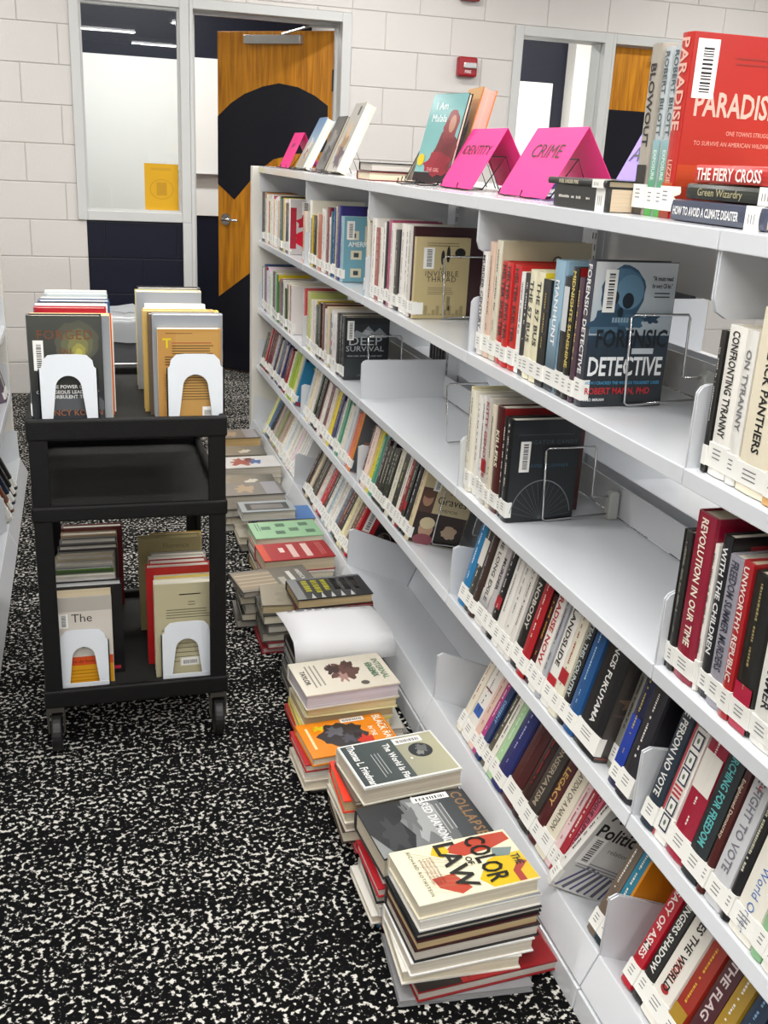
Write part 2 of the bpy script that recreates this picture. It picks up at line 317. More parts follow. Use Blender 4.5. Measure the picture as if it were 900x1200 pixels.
def art_flat(F):
    F.rect(0, 0, 1, 1, 'b9b596', '7a7e78'); F.rect(0, 0, 1, .55, '4e5654', '2f3a3a'); F.ell(.4, .76, .17, .12, '35383a', 26); F.ell(.36, .78, .09, .06, '6d6f6e', rough=.4); F.ell(.46, .74, .05, .04, '8a8a86', rough=.3); F.ell(.55, .62, .02, .012, 'e8e8e0')
    F.txt(.55, .43, 'The World Is Flat', .015, 'eeeeea', .95); F.bars(.3, .85, .33, 3, .035, .008, 'b0b2b0', 2); F.txt(.5, .08, 'Thomas L. Friedman', .017, 'f2f2ee', .82); F.barcode(.06, .55, .2, .85)
    for q in ((0, 0, 1, .02), (0, .98, 1, 1), (.96, 0, 1, 1), (0, 0, .03, 1)): F.rect(*q, 'e6e6e0')
def art_orange(F):
    F.rect(0, 0, 1, 1, 'e5860c'); F.ell(.48, .45, .36, .27, '2c2b2e', 30, .14); F.ell(.35, .38, .14, .1, '5c5e66', rough=.4); F.ell(.6, .5, .12, .08, '4a4c54', rough=.4); F.ell(.72, .66, .16, .09, 'c8301c', rough=.3); F.ell(.55, .6, .08, .05, '141418', rough=.4); F.ell(.2, .22, .07, .06, 'd8c020', rough=.5)
    F.txt(.5, .88, 'BLACK RAGE', .02, 'f2ead8', .8); F.txt(.5, .76, 'IN THE', .012, 'f2ead8', .8); F.bars(.2, .8, .97, 2, .02, .006, '7a4010'); F.bars(.15, .85, .07, 1, .03, .03, 'f0d8a8'); F.barcode(.02, .5, .14, .78)
def art_georgian(F):
    F.rect(0, 0, 1, 1, 'cfc7b6', 'd9d2c2'); F.ell(.42, .52, .26, .16, '5d3f38', 26, .3); F.ell(.34, .42, .15, .07, '38241f', rough=.4); F.ell(.6, .48, .14, .05, 'a07c74', rough=.5); F.ell(.25, .6, .12, .06, '4a332c', rough=.4); F.ell(.85, .66, .06, .045, '5a544c')
    for j, t in enumerate(('INTERNAL', 'ENEMY')): F.txt(.5, .88 - j * .09, t, .016, '5f7a62', 1.0)
    F.txt(.5, .78, 'VIRGINIA', .013, '5f7a62'); F.bars(.15, .85, .24, 3, .05, .016, '8a8478'); F.txt(.5, .06, 'TAYLOR', .013, '2c2824'); F.ring(.5, .5, 0, 0, 'ffffff')
def art_yellowtext(F):
    F.rect(0, 0, 1, 1, '2c2d2f', '3a3b3d')
    rn = random.Random(5)
    for i in range(6):
        x = .12
        while x < .66: q = .03 + .05 * rn.random(); F.rect(x, .82 - .13 * i, x + q, .9 - .13 * i, 'd6d022', lift=0); x += q + .03
    for i in range(6): F.poly([(.72 + .02 * (i % 2), .1 + .13 * i), (.98, .06 + .13 * i), (.98, .12 + .13 * i)], 'c9c9c6')
    F.rect(0, 0, .08, 1, '6c6e70'); F.rect(0, 0, 1, .12, '8a8c8c')
def art_americanbox(F):
    F.rect(0, 0, 1, 1, '6b6760', '8a8274'); F.rect(.1, .0, .9, .5, 'a0907a'); 
    for i in range(4): F.rect(.2 + .17 * i, .02, .24 + .17 * i, .5, 'c9b89c')
    F.txt(.5, .84, 'AMERICAN', .014, 'e0ded8'); F.bars(.25, .75, .7, 1, .1, .06, 'e0ded8'); F.rect(.5, .55, .95, .64, 'b9b4a8')
def art_brownphoto(F): F.rect(0, 0, 1, 1, '5e5a50', 'a39a86'); F.ell(.5, .4, .35, .2, '8c8472', rough=.4); F.ell(.6, .6, .2, .1, 'd2ccbc', rough=.4, seed=4)
def art_redtitle(F):
    F.rect(0, 0, 1, 1, '9a1e22', 'a82428'); F.rect(0, 0, 1, .1, 'd0482c')
    F.bars(.12, .9, .62, 2, .2, .09, 'd9b8b0', 4); F.bars(.3, .6, .28, 1, .2, .07, 'e4cfc8'); F.bars(.1, .9, .9, 3, .03, .008, 'c98880')
def art_redwhite(F): F.rect(0, 0, 1, 1, 'c8bdb6'); F.ell(.5, .5, .3, .14, 'b8302c', rough=.3); F.rect(0, 0, 1, .18, 'c03428'); F.bars(.1, .9, .9, 5, .05, .015, '9a4040')
def art_green(F):
    F.rect(0, 0, 1, 1, '8fb890', '9cc49c'); 
    for x, y in ((.25, .8), (.55, .62), (.25, .45), (.7, .85), (.7, .4), (.4, .22)): F.rect(x - .1, y - .07, x + .1, y + .07, '56755c')
    F.bars(.1, .6, .12, 2, .04, .012, '4a6650')
def art_grayframe(F): F.rect(0, 0, 1, 1, 'a3a8aa'); F.rect(.2, .1, .85, .9, '3a3a3a'); F.rect(.32, .2, .75, .8, '7c7872')
def art_whitecol(F): F.rect(0, 0, 1, 1, 'd9d6d2'); F.ell(.5, .35, .3, .18, 'a3564a', rough=.4); F.ell(.5, .6, .2, .1, '3f62a0', rough=.4); F.ell(.3, .5, .15, .1, '6a3a3a', rough=.4, seed=8)
def art_greybrown(F): F.rect(0, 0, 1, 1, '77726a', '8c877f'); F.ell(.5, .4, .3, .15, 'b39c80', rough=.4); F.rect(0, .7, 1, .95, '9c9a9e')
def art_forged(F):
    F.rect(0, 0, 1, 1, '4a4c46', '1b1c1e'); F.ell(.66, .76, .3, .2, '55564a', 30, .06); F.ell(.66, .74, .22, .15, '65664e', 30, .06); F.ell(.67, .72, .14, .11, '7c7a50', 30, .08); F.ell(.68, .68, .09, .07, '9a9550', 24, .1); F.ell(.68, .66, .05, .045, 'b5ae55', 20, .1); F.rect(.0, .0, 1, .3, '24272a', '3c4044'); F.poly([(.2, .2), (.45, .3), (.6, .24), (.85, .3), (1, .2), (1, .12), (.2, .12)], '55595c')
    F.txt(.5, .79, 'FORGED', .02, '7b4a30', 1.0, bold=0, gap=.06); F.txt(.5, .63, 'IN', .018, '7b4a30', bold=0); F.txt(.5, .45, 'CRISIS', .018, '8a4a2c', bold=0); F.txt(.5, .33, 'THE POWER OF', .0075, 'd8d8d4'); F.txt(.5, .28, 'COURAGEOUS LEADERSHIP', .0075, 'd8d8d4'); F.txt(.5, .235, 'IN TURBULENT TIMES', .0075, 'd8d8d4'); F.txt(.55, .07, 'NANCY KOEHN', .013, 'a5684a', bold=0)
    F.barcode(.06, .5, .2, .78)
def art_backbrown(F):
    F.rect(0, 0, 1, 1, 'b98a48'); F.rect(.28, .03, .97, .97, 'bd9250'); F.txt(.14, .8, 'T', .022, 'd6c020'); F.bars(.12, .6, .955, 1, .02, .006, '5a3a1c')
    F.bars(.22, .93, .85, 1, .02, .009, '9a3a28'); F.bars(.22, .9, .82, 4, .028, .009, '4a3418', 1); F.bars(.1, .9, .7, 4, .028, .009, '4a3418', 2); F.bars(.1, .9, .5, 10, .03, .008, '54401f', 3); F.rect(.7, .03, .93, .15, 'efece6'); F.barcode(.72, .035, .86, .145, False); F.rect(.93, .02, 1, .19, 'f1f0ea')
def art_thesex(F):
    F.rect(0, 0, 1, 1, 'cfc8bd', 'd9d3c9'); F.rect(0, .84, 1, 1, 'b3ada4'); F.rect(0, .0, 1, .22, 'd99a1e'); F.rect(0, .22, 1, .32, 'cf4f1e'); F.txt(.48, .72, 'The', .022, '2a2624', bold=0); F.txt(.48, .42, 'Sex', .022, '2a2624', bold=0); F.txt(.45, .25, 'une de beau', .0085, '6a1c10', bold=0)
    for i in range(4): F.rect(.15, .04 + i * .04, .85, .045 + i * .04, '8a5c10')
    F.barcode(.08, .66, .24, .82)
def art_them(F): F.rect(0, 0, 1, 1, '141214'); F.txt(.42, .88, 'THEM', .022, 'd83a5c', 1.3); F.rect(.85, .04, .95, .08, 'b02a40')
def art_backcream(F):
    F.rect(0, 0, 1, 1, 'b9b190'); F.bars(.4, .8, .88, 1, .03, .012, 'a8402c'); F.bars(.55, .68, .8, 2, .03, .008, '55503c'); F.bars(.18, .95, .72, 4, .028, .009, '6a6450', 2); F.bars(.1, .95, .5, 8, .05, .008, '6a6450', 5); F.rect(.4, .1, .75, .2, 'd9d4bc'); F.barcode(.42, .11, .72, .19, False)
def art_portraitold(F): F.rect(0, 0, 1, 1, '8c8058', '9a8e68'); F.rect(.3, .55, .95, .86, '6c6048'); F.ell(.62, .78, .14, .07, '1e1812'); F.txt(.6, .9, 'Florence', .014, '6a5c3c', bold=0)
def art_greyback(F): F.rect(0, 0, 1, 1, '8b9097', 'a4a8ac')
def art_paradise(F):
    F.rect(0, 0, 1, 1, 'a51c14', 'b02e18'); F.rect(0, .0, 1, .3, 'b8401a', '5a2018'); F.ell(.9, .24, .14, .07, '6a3020', rough=.3); F.ell(.15, .12, .12, .06, '8a2a18', rough=.3); F.ell(.4, .1, .14, .05, 'c85a18', rough=.4)
    F.txt(.08, .57, 'PARADISE', .034, 'd9b0a0', .8, align='l'); F.txt(.45, .47, "ONE TOWN'S STRUGGLE", .0065, 'e6a090', align='l', bold=0); F.txt(.13, .41, 'TO SURVIVE AN AMERICAN WILDFIRE', .0065, 'e6a090', align='l', bold=0); F.txt(.35, .2, 'LIZZIE JOHNSON', .0095, 'c89a80', align='l', bold=0); F.bars(.45, .85, .88, 2, .03, .006, '8a2a20'); F.barcode(.04, .66, .26, .97)
def art_woman(F):
    F.rect(0, 0, 1, 1, '5c9494', '7db0ac'); F.ell(.72, .3, .32, .3, '6a1c22', rough=.12); F.ell(.74, .62, .2, .2, '7a2228', rough=.1); F.ell(.76, .66, .09, .1, 'a87860'); F.rect(0, 0, 1, .1, '241416'); F.ell(.6, .2, .35, .14, '8e1c2c', rough=.2)
    for i in range(10): F.line(.5 + .04 * i, .06, .7 + .03 * i, .5, .0008, '3a1014')
    F.txt(.35, .82, 'I Am', .02, 'e4eeec', bold=0); F.txt(.35, .68, 'Malala', .02, 'e4eeec', bold=0); F.ell(.12, .24, .1, .07, 'd8b818'); F.txt(.55, .11, 'THE GIRL', .01, 'd88a8a')
def art_orangebk(F): F.rect(0, 0, 1, 1, 'c9823a', '8a5a34'); F.ell(.5, .45, .25, .3, '2a2624', rough=.2); F.ell(.5, .7, .15, .12, 'b89478'); F.ell(.5, .14, .16, .1, 'e0c8a0', rough=.3); F.rect(0, .88, 1, 1, 'd4a060')
def art_mono(F): F.rect(0, 0, 1, 1, '55524f', '6c6865'); F.ell(.5, .5, .3, .24, '8c8580', rough=.4); F.ell(.55, .3, .25, .15, '3a3634', rough=.4)
def art_glam(F): F.rect(0, 0, 1, 1, 'a8a49c', 'bdb8ae'); F.ell(.5, .35, .28, .24, 'a08058', rough=.3); F.ell(.5, .6, .16, .12, 'c8a884', rough=.2); F.ell(.6, .2, .3, .15, '6a5a62', rough=.4); F.rect(.6, .82, .75, .95, '3a3a3a')
def art_sky(F): F.rect(0, .5, 1, 1, '6688b0', '9ab0c4'); F.rect(0, 0, 1, .5, 'b8b4a8', '9a8a70'); F.ell(.5, .4, .2, .2, 'd8d4cc', rough=.4); F.ell(.5, .28, .12, .1, '8a3a2c', rough=.4)
def art_redblk(F): F.rect(0, 0, 1, 1, '8c1218', '9e1a1e'); F.rect(0, 0, 1, .3, '1b1718'); F.ell(.5, .32, .4, .08, '5a1216', rough=.4)
def art_purple(F): F.rect(0, 0, 1, 1, '5c4a58', '6c5a6c'); F.ring(.4, .7, .18, .02, '8a7484', asp=.7); F.ring(.7, .5, .14, .02, '7c6878', asp=.7); F.rect(0, .4, 1, .52, '4a2c1c'); F.barcode(.5, .42, .85, .52, False)
ARTS = {k: v for k, v in globals().items() if k.startswith('art_')}

# ------------------------------------------------------------------ the book
CLR = [('black', '161616'), ('charcoal', '3a3a3c'), ('grey', '8c8c8c'), ('pale grey', 'c4c4c4'), ('white', 'eeece8'), ('cream', 'e4dcc0'), ('tan', 'c8b088'), ('brown', '5a3a28'), ('dark brown', '30201a'),
       ('maroon', '5c1a22'), ('red', 'b81c24'), ('orange', 'd07a24'), ('yellow', 'dcc81e'), ('lime green', '98b830'), ('dark green', '2c4a2c'), ('green', '3a8a44'), ('pale green', 'a6cca0'), ('teal', '4a9490'),
       ('pale blue', 'a8bccc'), ('blue', '2a6ea4'), ('navy', '222a60'), ('purple', '5a4a70'), ('pink', 'c8607c'), ('peach', 'e2b894'), ('taupe', '9c8c84'), ('grey-brown', '5c564a'), ('dark grey-brown', '3e3a32'), ('beige', 'b8ac98')]
def cname(h):
    a = [int(h[i:i + 2], 16) for i in (0, 2, 4)]
    return min(CLR, key=lambda n: sum((a[i] - int(n[1][2 * i:2 * i + 2], 16)) ** 2 for i in range(3)))[0]
ORD = 'zeroth next second third fourth fifth sixth seventh eighth ninth tenth eleventh twelfth thirteenth fourteenth fifteenth sixteenth seventeenth eighteenth nineteenth twentieth twenty-first twenty-second twenty-third twenty-fourth twenty-fifth twenty-sixth twenty-seventh twenty-eighth twenty-ninth thirtieth'.split()

# books that show smallest (or only in other views) are joined into one stuff object; the numbers count calls of book()
JOINED = set((0, 1, 2, 3, 4, 5, 6, 7, 8, 9, 10, 11, 12, 13, 14, 16, 17, 18, 19, 21, 22, 23, 25, 26, 28, 33, 36, 54, 76, 77, 78, 79, 80, 81, 82, 83, 84, 85, 86, 87, 88, 91, 92, 94, 96, 97, 99, 102, 105, 110, 112, 136, 137, 138, 139, 140, 141, 142, 143, 144, 145, 146, 147, 148, 149, 150, 151, 152, 153, 154, 155, 156, 157, 158, 160, 161, 162, 163, 164, 165, 167, 168, 170, 173, 175, 181, 182, 184, 189, 193, 226, 238, 239, 240, 241, 242, 243, 244, 245, 246, 247, 249, 250, 251, 252, 254, 256, 257, 259, 260, 261, 264, 266, 267, 269, 271, 272, 275, 277, 280, 313, 314, 315, 316, 318, 319, 320, 321, 322, 323, 324, 325, 326, 327, 328, 329, 330, 331, 332, 333, 334, 338, 339, 340, 341, 345, 368, 373, 375, 376, 383, 388, 390, 395, 396, 397, 398, 399, 401, 403, 408, 412, 415, 416, 417, 420, 421, 422, 423, 425, 427, 430, 431, 432, 434, 435, 436, 438, 439, 440, 442, 443, 444, 446, 447, 448, 455, 457, 458, 460, 462, 467, 468, 469, 470, 471, 476, 479, 485, 492, 493, 498))
BOOKN = [-1]
class Pool:
    def __init__(s): s.v = []; s.f = []; s.c = []; s.m = []; s.mats = []; s.mw = Matrix()
    def take(s, mb, m):
        if m not in s.mats: s.mats.append(m)
        k = s.mats.index(m); n = len(s.v)
        s.v += [tuple(s.mw @ Vector(v)) for v in mb.v]; s.f += [tuple(i + n for i in f) for f in mb.f]; s.m += [k] * len(mb.f)
        s.c += [c if c is not None else (1, 1, 1, 1) for c in mb.c]
POOL = Pool()
def book(mw, w, h, t, col, label, group=None, hard=None, title='', tcol='', art=None, page='e6dcc6', sticker=True, tsize=None, opt='', back=None, name='book', dent=0.0):
    BOOKN[0] += 1
    if BOOKN[0] in JOINED: root = POOL; POOL.mw = mw
    else: root = thing(name, label, 'book', mw, group)
    if hard is None: hard = h > 0.213
    ct = 0.0026 if hard else 0.0008
    ct = min(ct, t * .2)
    ov = 0.0035 if hard else 0.0004
    y0, y1 = -t / 2, t / 2
    b = MB()
    if hard: out = [(w, y0), (.007, y0), (.0015, y0 * .9), (0, y0 * .45), (-.0006, 0), (0, y1 * .45), (.0015, y1 * .9), (.007, y1), (w, y1)]
    else: out = [(w, y0), (0, y0), (0, y1), (w, y1)]
    b.ext(out + [(w, y1 - ct), (.006, y1 - ct), (.006, y0 + ct), (w, y0 + ct)], 0, h, 'z')
    b.build('cover', jacket(col), root)
    p = MB(); p.box(.006, y0 + ct, ov, w - ov, y1 - ct, h - ov)
    p.build('page_block', pages_mat(page, 'y'), root)
    # spine print
    sp = MB(); F = Face(sp, (-.0004, y1 * .86, 0), (0, -1, 0), (0, 0, 1), t * .86, h); F.n = Vector((-1, 0, 0))
    if opt == 'grad_dark': F.rect(0, .0, 1, .55, col, '14181c')
    if opt == 'grad_blue': F.rect(0, .05, 1, .35, col, '2a3c66')
    if opt == 'bot_red': F.rect(0, .14, 1, .26, 'b8202a')
    if opt == 'bot_blue': F.rect(0, .05, 1, .6, '1c3a9a')
    if opt == 'bot_gold': F.rect(0, 0, 1, .3, 'a88428')
    if opt == 'patch': F.rect(.15, .55, .95, .92, 'c9ccce')
    if opt == 'patch_red': F.rect(0, .3, 1, .42, 'a8202a')
    if opt == 'patch_crim': F.rect(0, .0, 1, .3, 'b0143a')
    if opt == 'patch_wht': F.rect(0, .5, 1, .78, 'e2ded4')
    if opt == 'patch_blue': F.rect(.1, .3, .9, .42, '3a62b0'); F.rect(.1, .62, .9, .64, '7a2030')
    if opt == 'dots':
        for i in range(4): F.ell(.5, .3 + .15 * i, .34, .05, ('8a8a88', 'd05a78', '9a9a9a', '707070')[i])
    if opt == 'ballot':
        F.rect(0, .0, .12, 1, 'b8404a')
        for i, z in enumerate((.82, .68, .54, .42, .2, .08)): F.rect(.25, z, .88, z + .11, '1f2440'); F.rect(.33, z + .012, .8, z + .098, 'e6e4de'); F.ell(.56, z + .055, .09, .02, '5a6a5a', 8)
        for i in range(3): F.rect(.25, .33 + .03 * i, .88, .345 + .03 * i, 'b02434')
    if opt == 'red_f': F.txt(.5, .78, 'F', .012, 'c03a44')
    if opt == 'emblem': F.ell(.5, .36, .3, .04, '1c1c1c'); F.ell(.5, .36, .16, .02, 'd8d4cc')
    if opt == 'redsub': F.bars(.3, .7, .5, 9, .02, .01, 'c05048'); F.ell(.5, .26, .22, .03, 'a83030')
    if opt == 'blow': F.rect(0, 0, 1, .3, '2a2622'); F.txt(.5, .32, '', .01, '000000')
    if opt == 'exposure': F.rect(0, .2, 1, .46, '8fb4ba', '5a9c78'); F.rect(0, 0, 1, .2, '5a9c78', '46a03c')
    if opt == 'exposure': text(sp, 'EXPOSURE', .009, (-.0012, .0045, h * .31), (0, 0, -1), (0, -1, 0), K('d8e4dc'), .75, 1)
    if opt == 'split': F.rect(0, 0, 1, .2, 'c2501c', '8a2a18'); text(sp, 'LIZZIE', .012, (-.0012, .006, h * .26), (0, 0, -1), (0, -1, 0), K('d8a890'), .75, 1)
    tc = tcol or ('e8e4da' if sum(int(col[i:i + 2], 16) for i in (0, 2, 4)) < 360 else '3c3a38')
    lo = 0.052 if sticker else 0.015
    if opt in ('exposure', 'split'): lo = h * .46
    if opt == 'blow': lo = h * .3
    if title:
        n = tsize or min(t * .46, .0155)
        L = h - lo - .012
        xs = min(1.1, L / max(text_w(title, n / .7, 1), 1e-4))
        if xs < .55: n *= max(.6, xs / .55); xs = L / text_w(title, n / .7, 1)
        if opt == 'worldorder':
            text(sp, title, n * .9, (-.0011, n * .42, h - .012), (0, 0, -1), (0, -1, 0), K('2c2c2c'), min(xs, .8), 0, 'l')
            text(sp, 'World Order', n * .95, (-.0011, n * .42, h * .46), (0, 0, -1), (0, -1, 0), K('3a6ab0'), .9, 0, 'l')
        else:
            text(sp, title, n, (-.0011, n * .5, (h + lo) / 2), (0, 0, -1), (0, -1, 0), K(tc), xs, 0 if title != title.upper() else 1)
    elif t > .008 and name == 'book' and opt not in ('ballot', 'dots', 'patch'):
        rn = random.Random(int(t * 1e5) + int(h * 1e3)); F.k = 8
        wd = min(.34, .0055 / t); a = .5 - wd / 2; z = h * (.95 - .08 * rn.random()); end1 = h * (.35 + .15 * rn.random())
        u = .0045 if t > .02 else .003
        while z > lo + .012:
            if z < end1 and end1 > 0: z -= .02; end1 = -1; a += .1 * wd; wd *= .75; continue
            q = u * (.35 + rn.random() * .8)
            F.rect(a, (z - q) / h, a + wd * (.75 + .25 * rn.random()), z / h, tc, lift=0); z -= q + u * .35 + (u * 1.6 if rn.random() < .17 else 0)
    if sp.v: sp.build('spine_print', M_PRINT, root)
    if sticker:
        s = MB(); lz = .006 + .010 * random.Random(int(t * 1e6) + int(h * 1e4)).random(); s.box(-.0011, y0 - .0005, .011, lz, y1 + .0004, lz + .033)
        q = s.build('call_number_label', M_LABEL, root)
        lt = MB(); F = Face(lt, (-.0011, y1 * .9, lz), (0, -1, 0), (0, 0, 1), t * .9, .033); F.n = Vector((-1, 0, 0))
        if t > .012:
            F.bars(.22, .72, .72, 3, .19, .055, '77777a', int(t * 1e5)); lt.build('label_print', M_PRINT, q)
    if opt.startswith('top_'):
        cc = {'gold': 'a8852a', 'yellow': 'd8c41c', 'red': '8e1a1c'}[opt[4:]]
        a = MB(); F = Face(a, (0.003, y0, 0), (1, 0, 0), (0, 0, 1), w - .004, h); F.n = Vector((0, -1, 0)); F.rect(0, .86, 1, 1, cc); a.build('cover_print', M_PRINT, root)
    fn = ARTS.get(art or opt)
    if fn:
        a = MB()
        if back: F = Face(a, (w - .001, y1, 0.001), (-1, 0, 0), (0, 0, 1), w - .003, h - .002)
        else: F = Face(a, (0.002, y0, 0.001), (1, 0, 0), (0, 0, 1), w - .003, h - .002)
        fn(F); a.build('cover_print', M_PRINT, root)
    return root

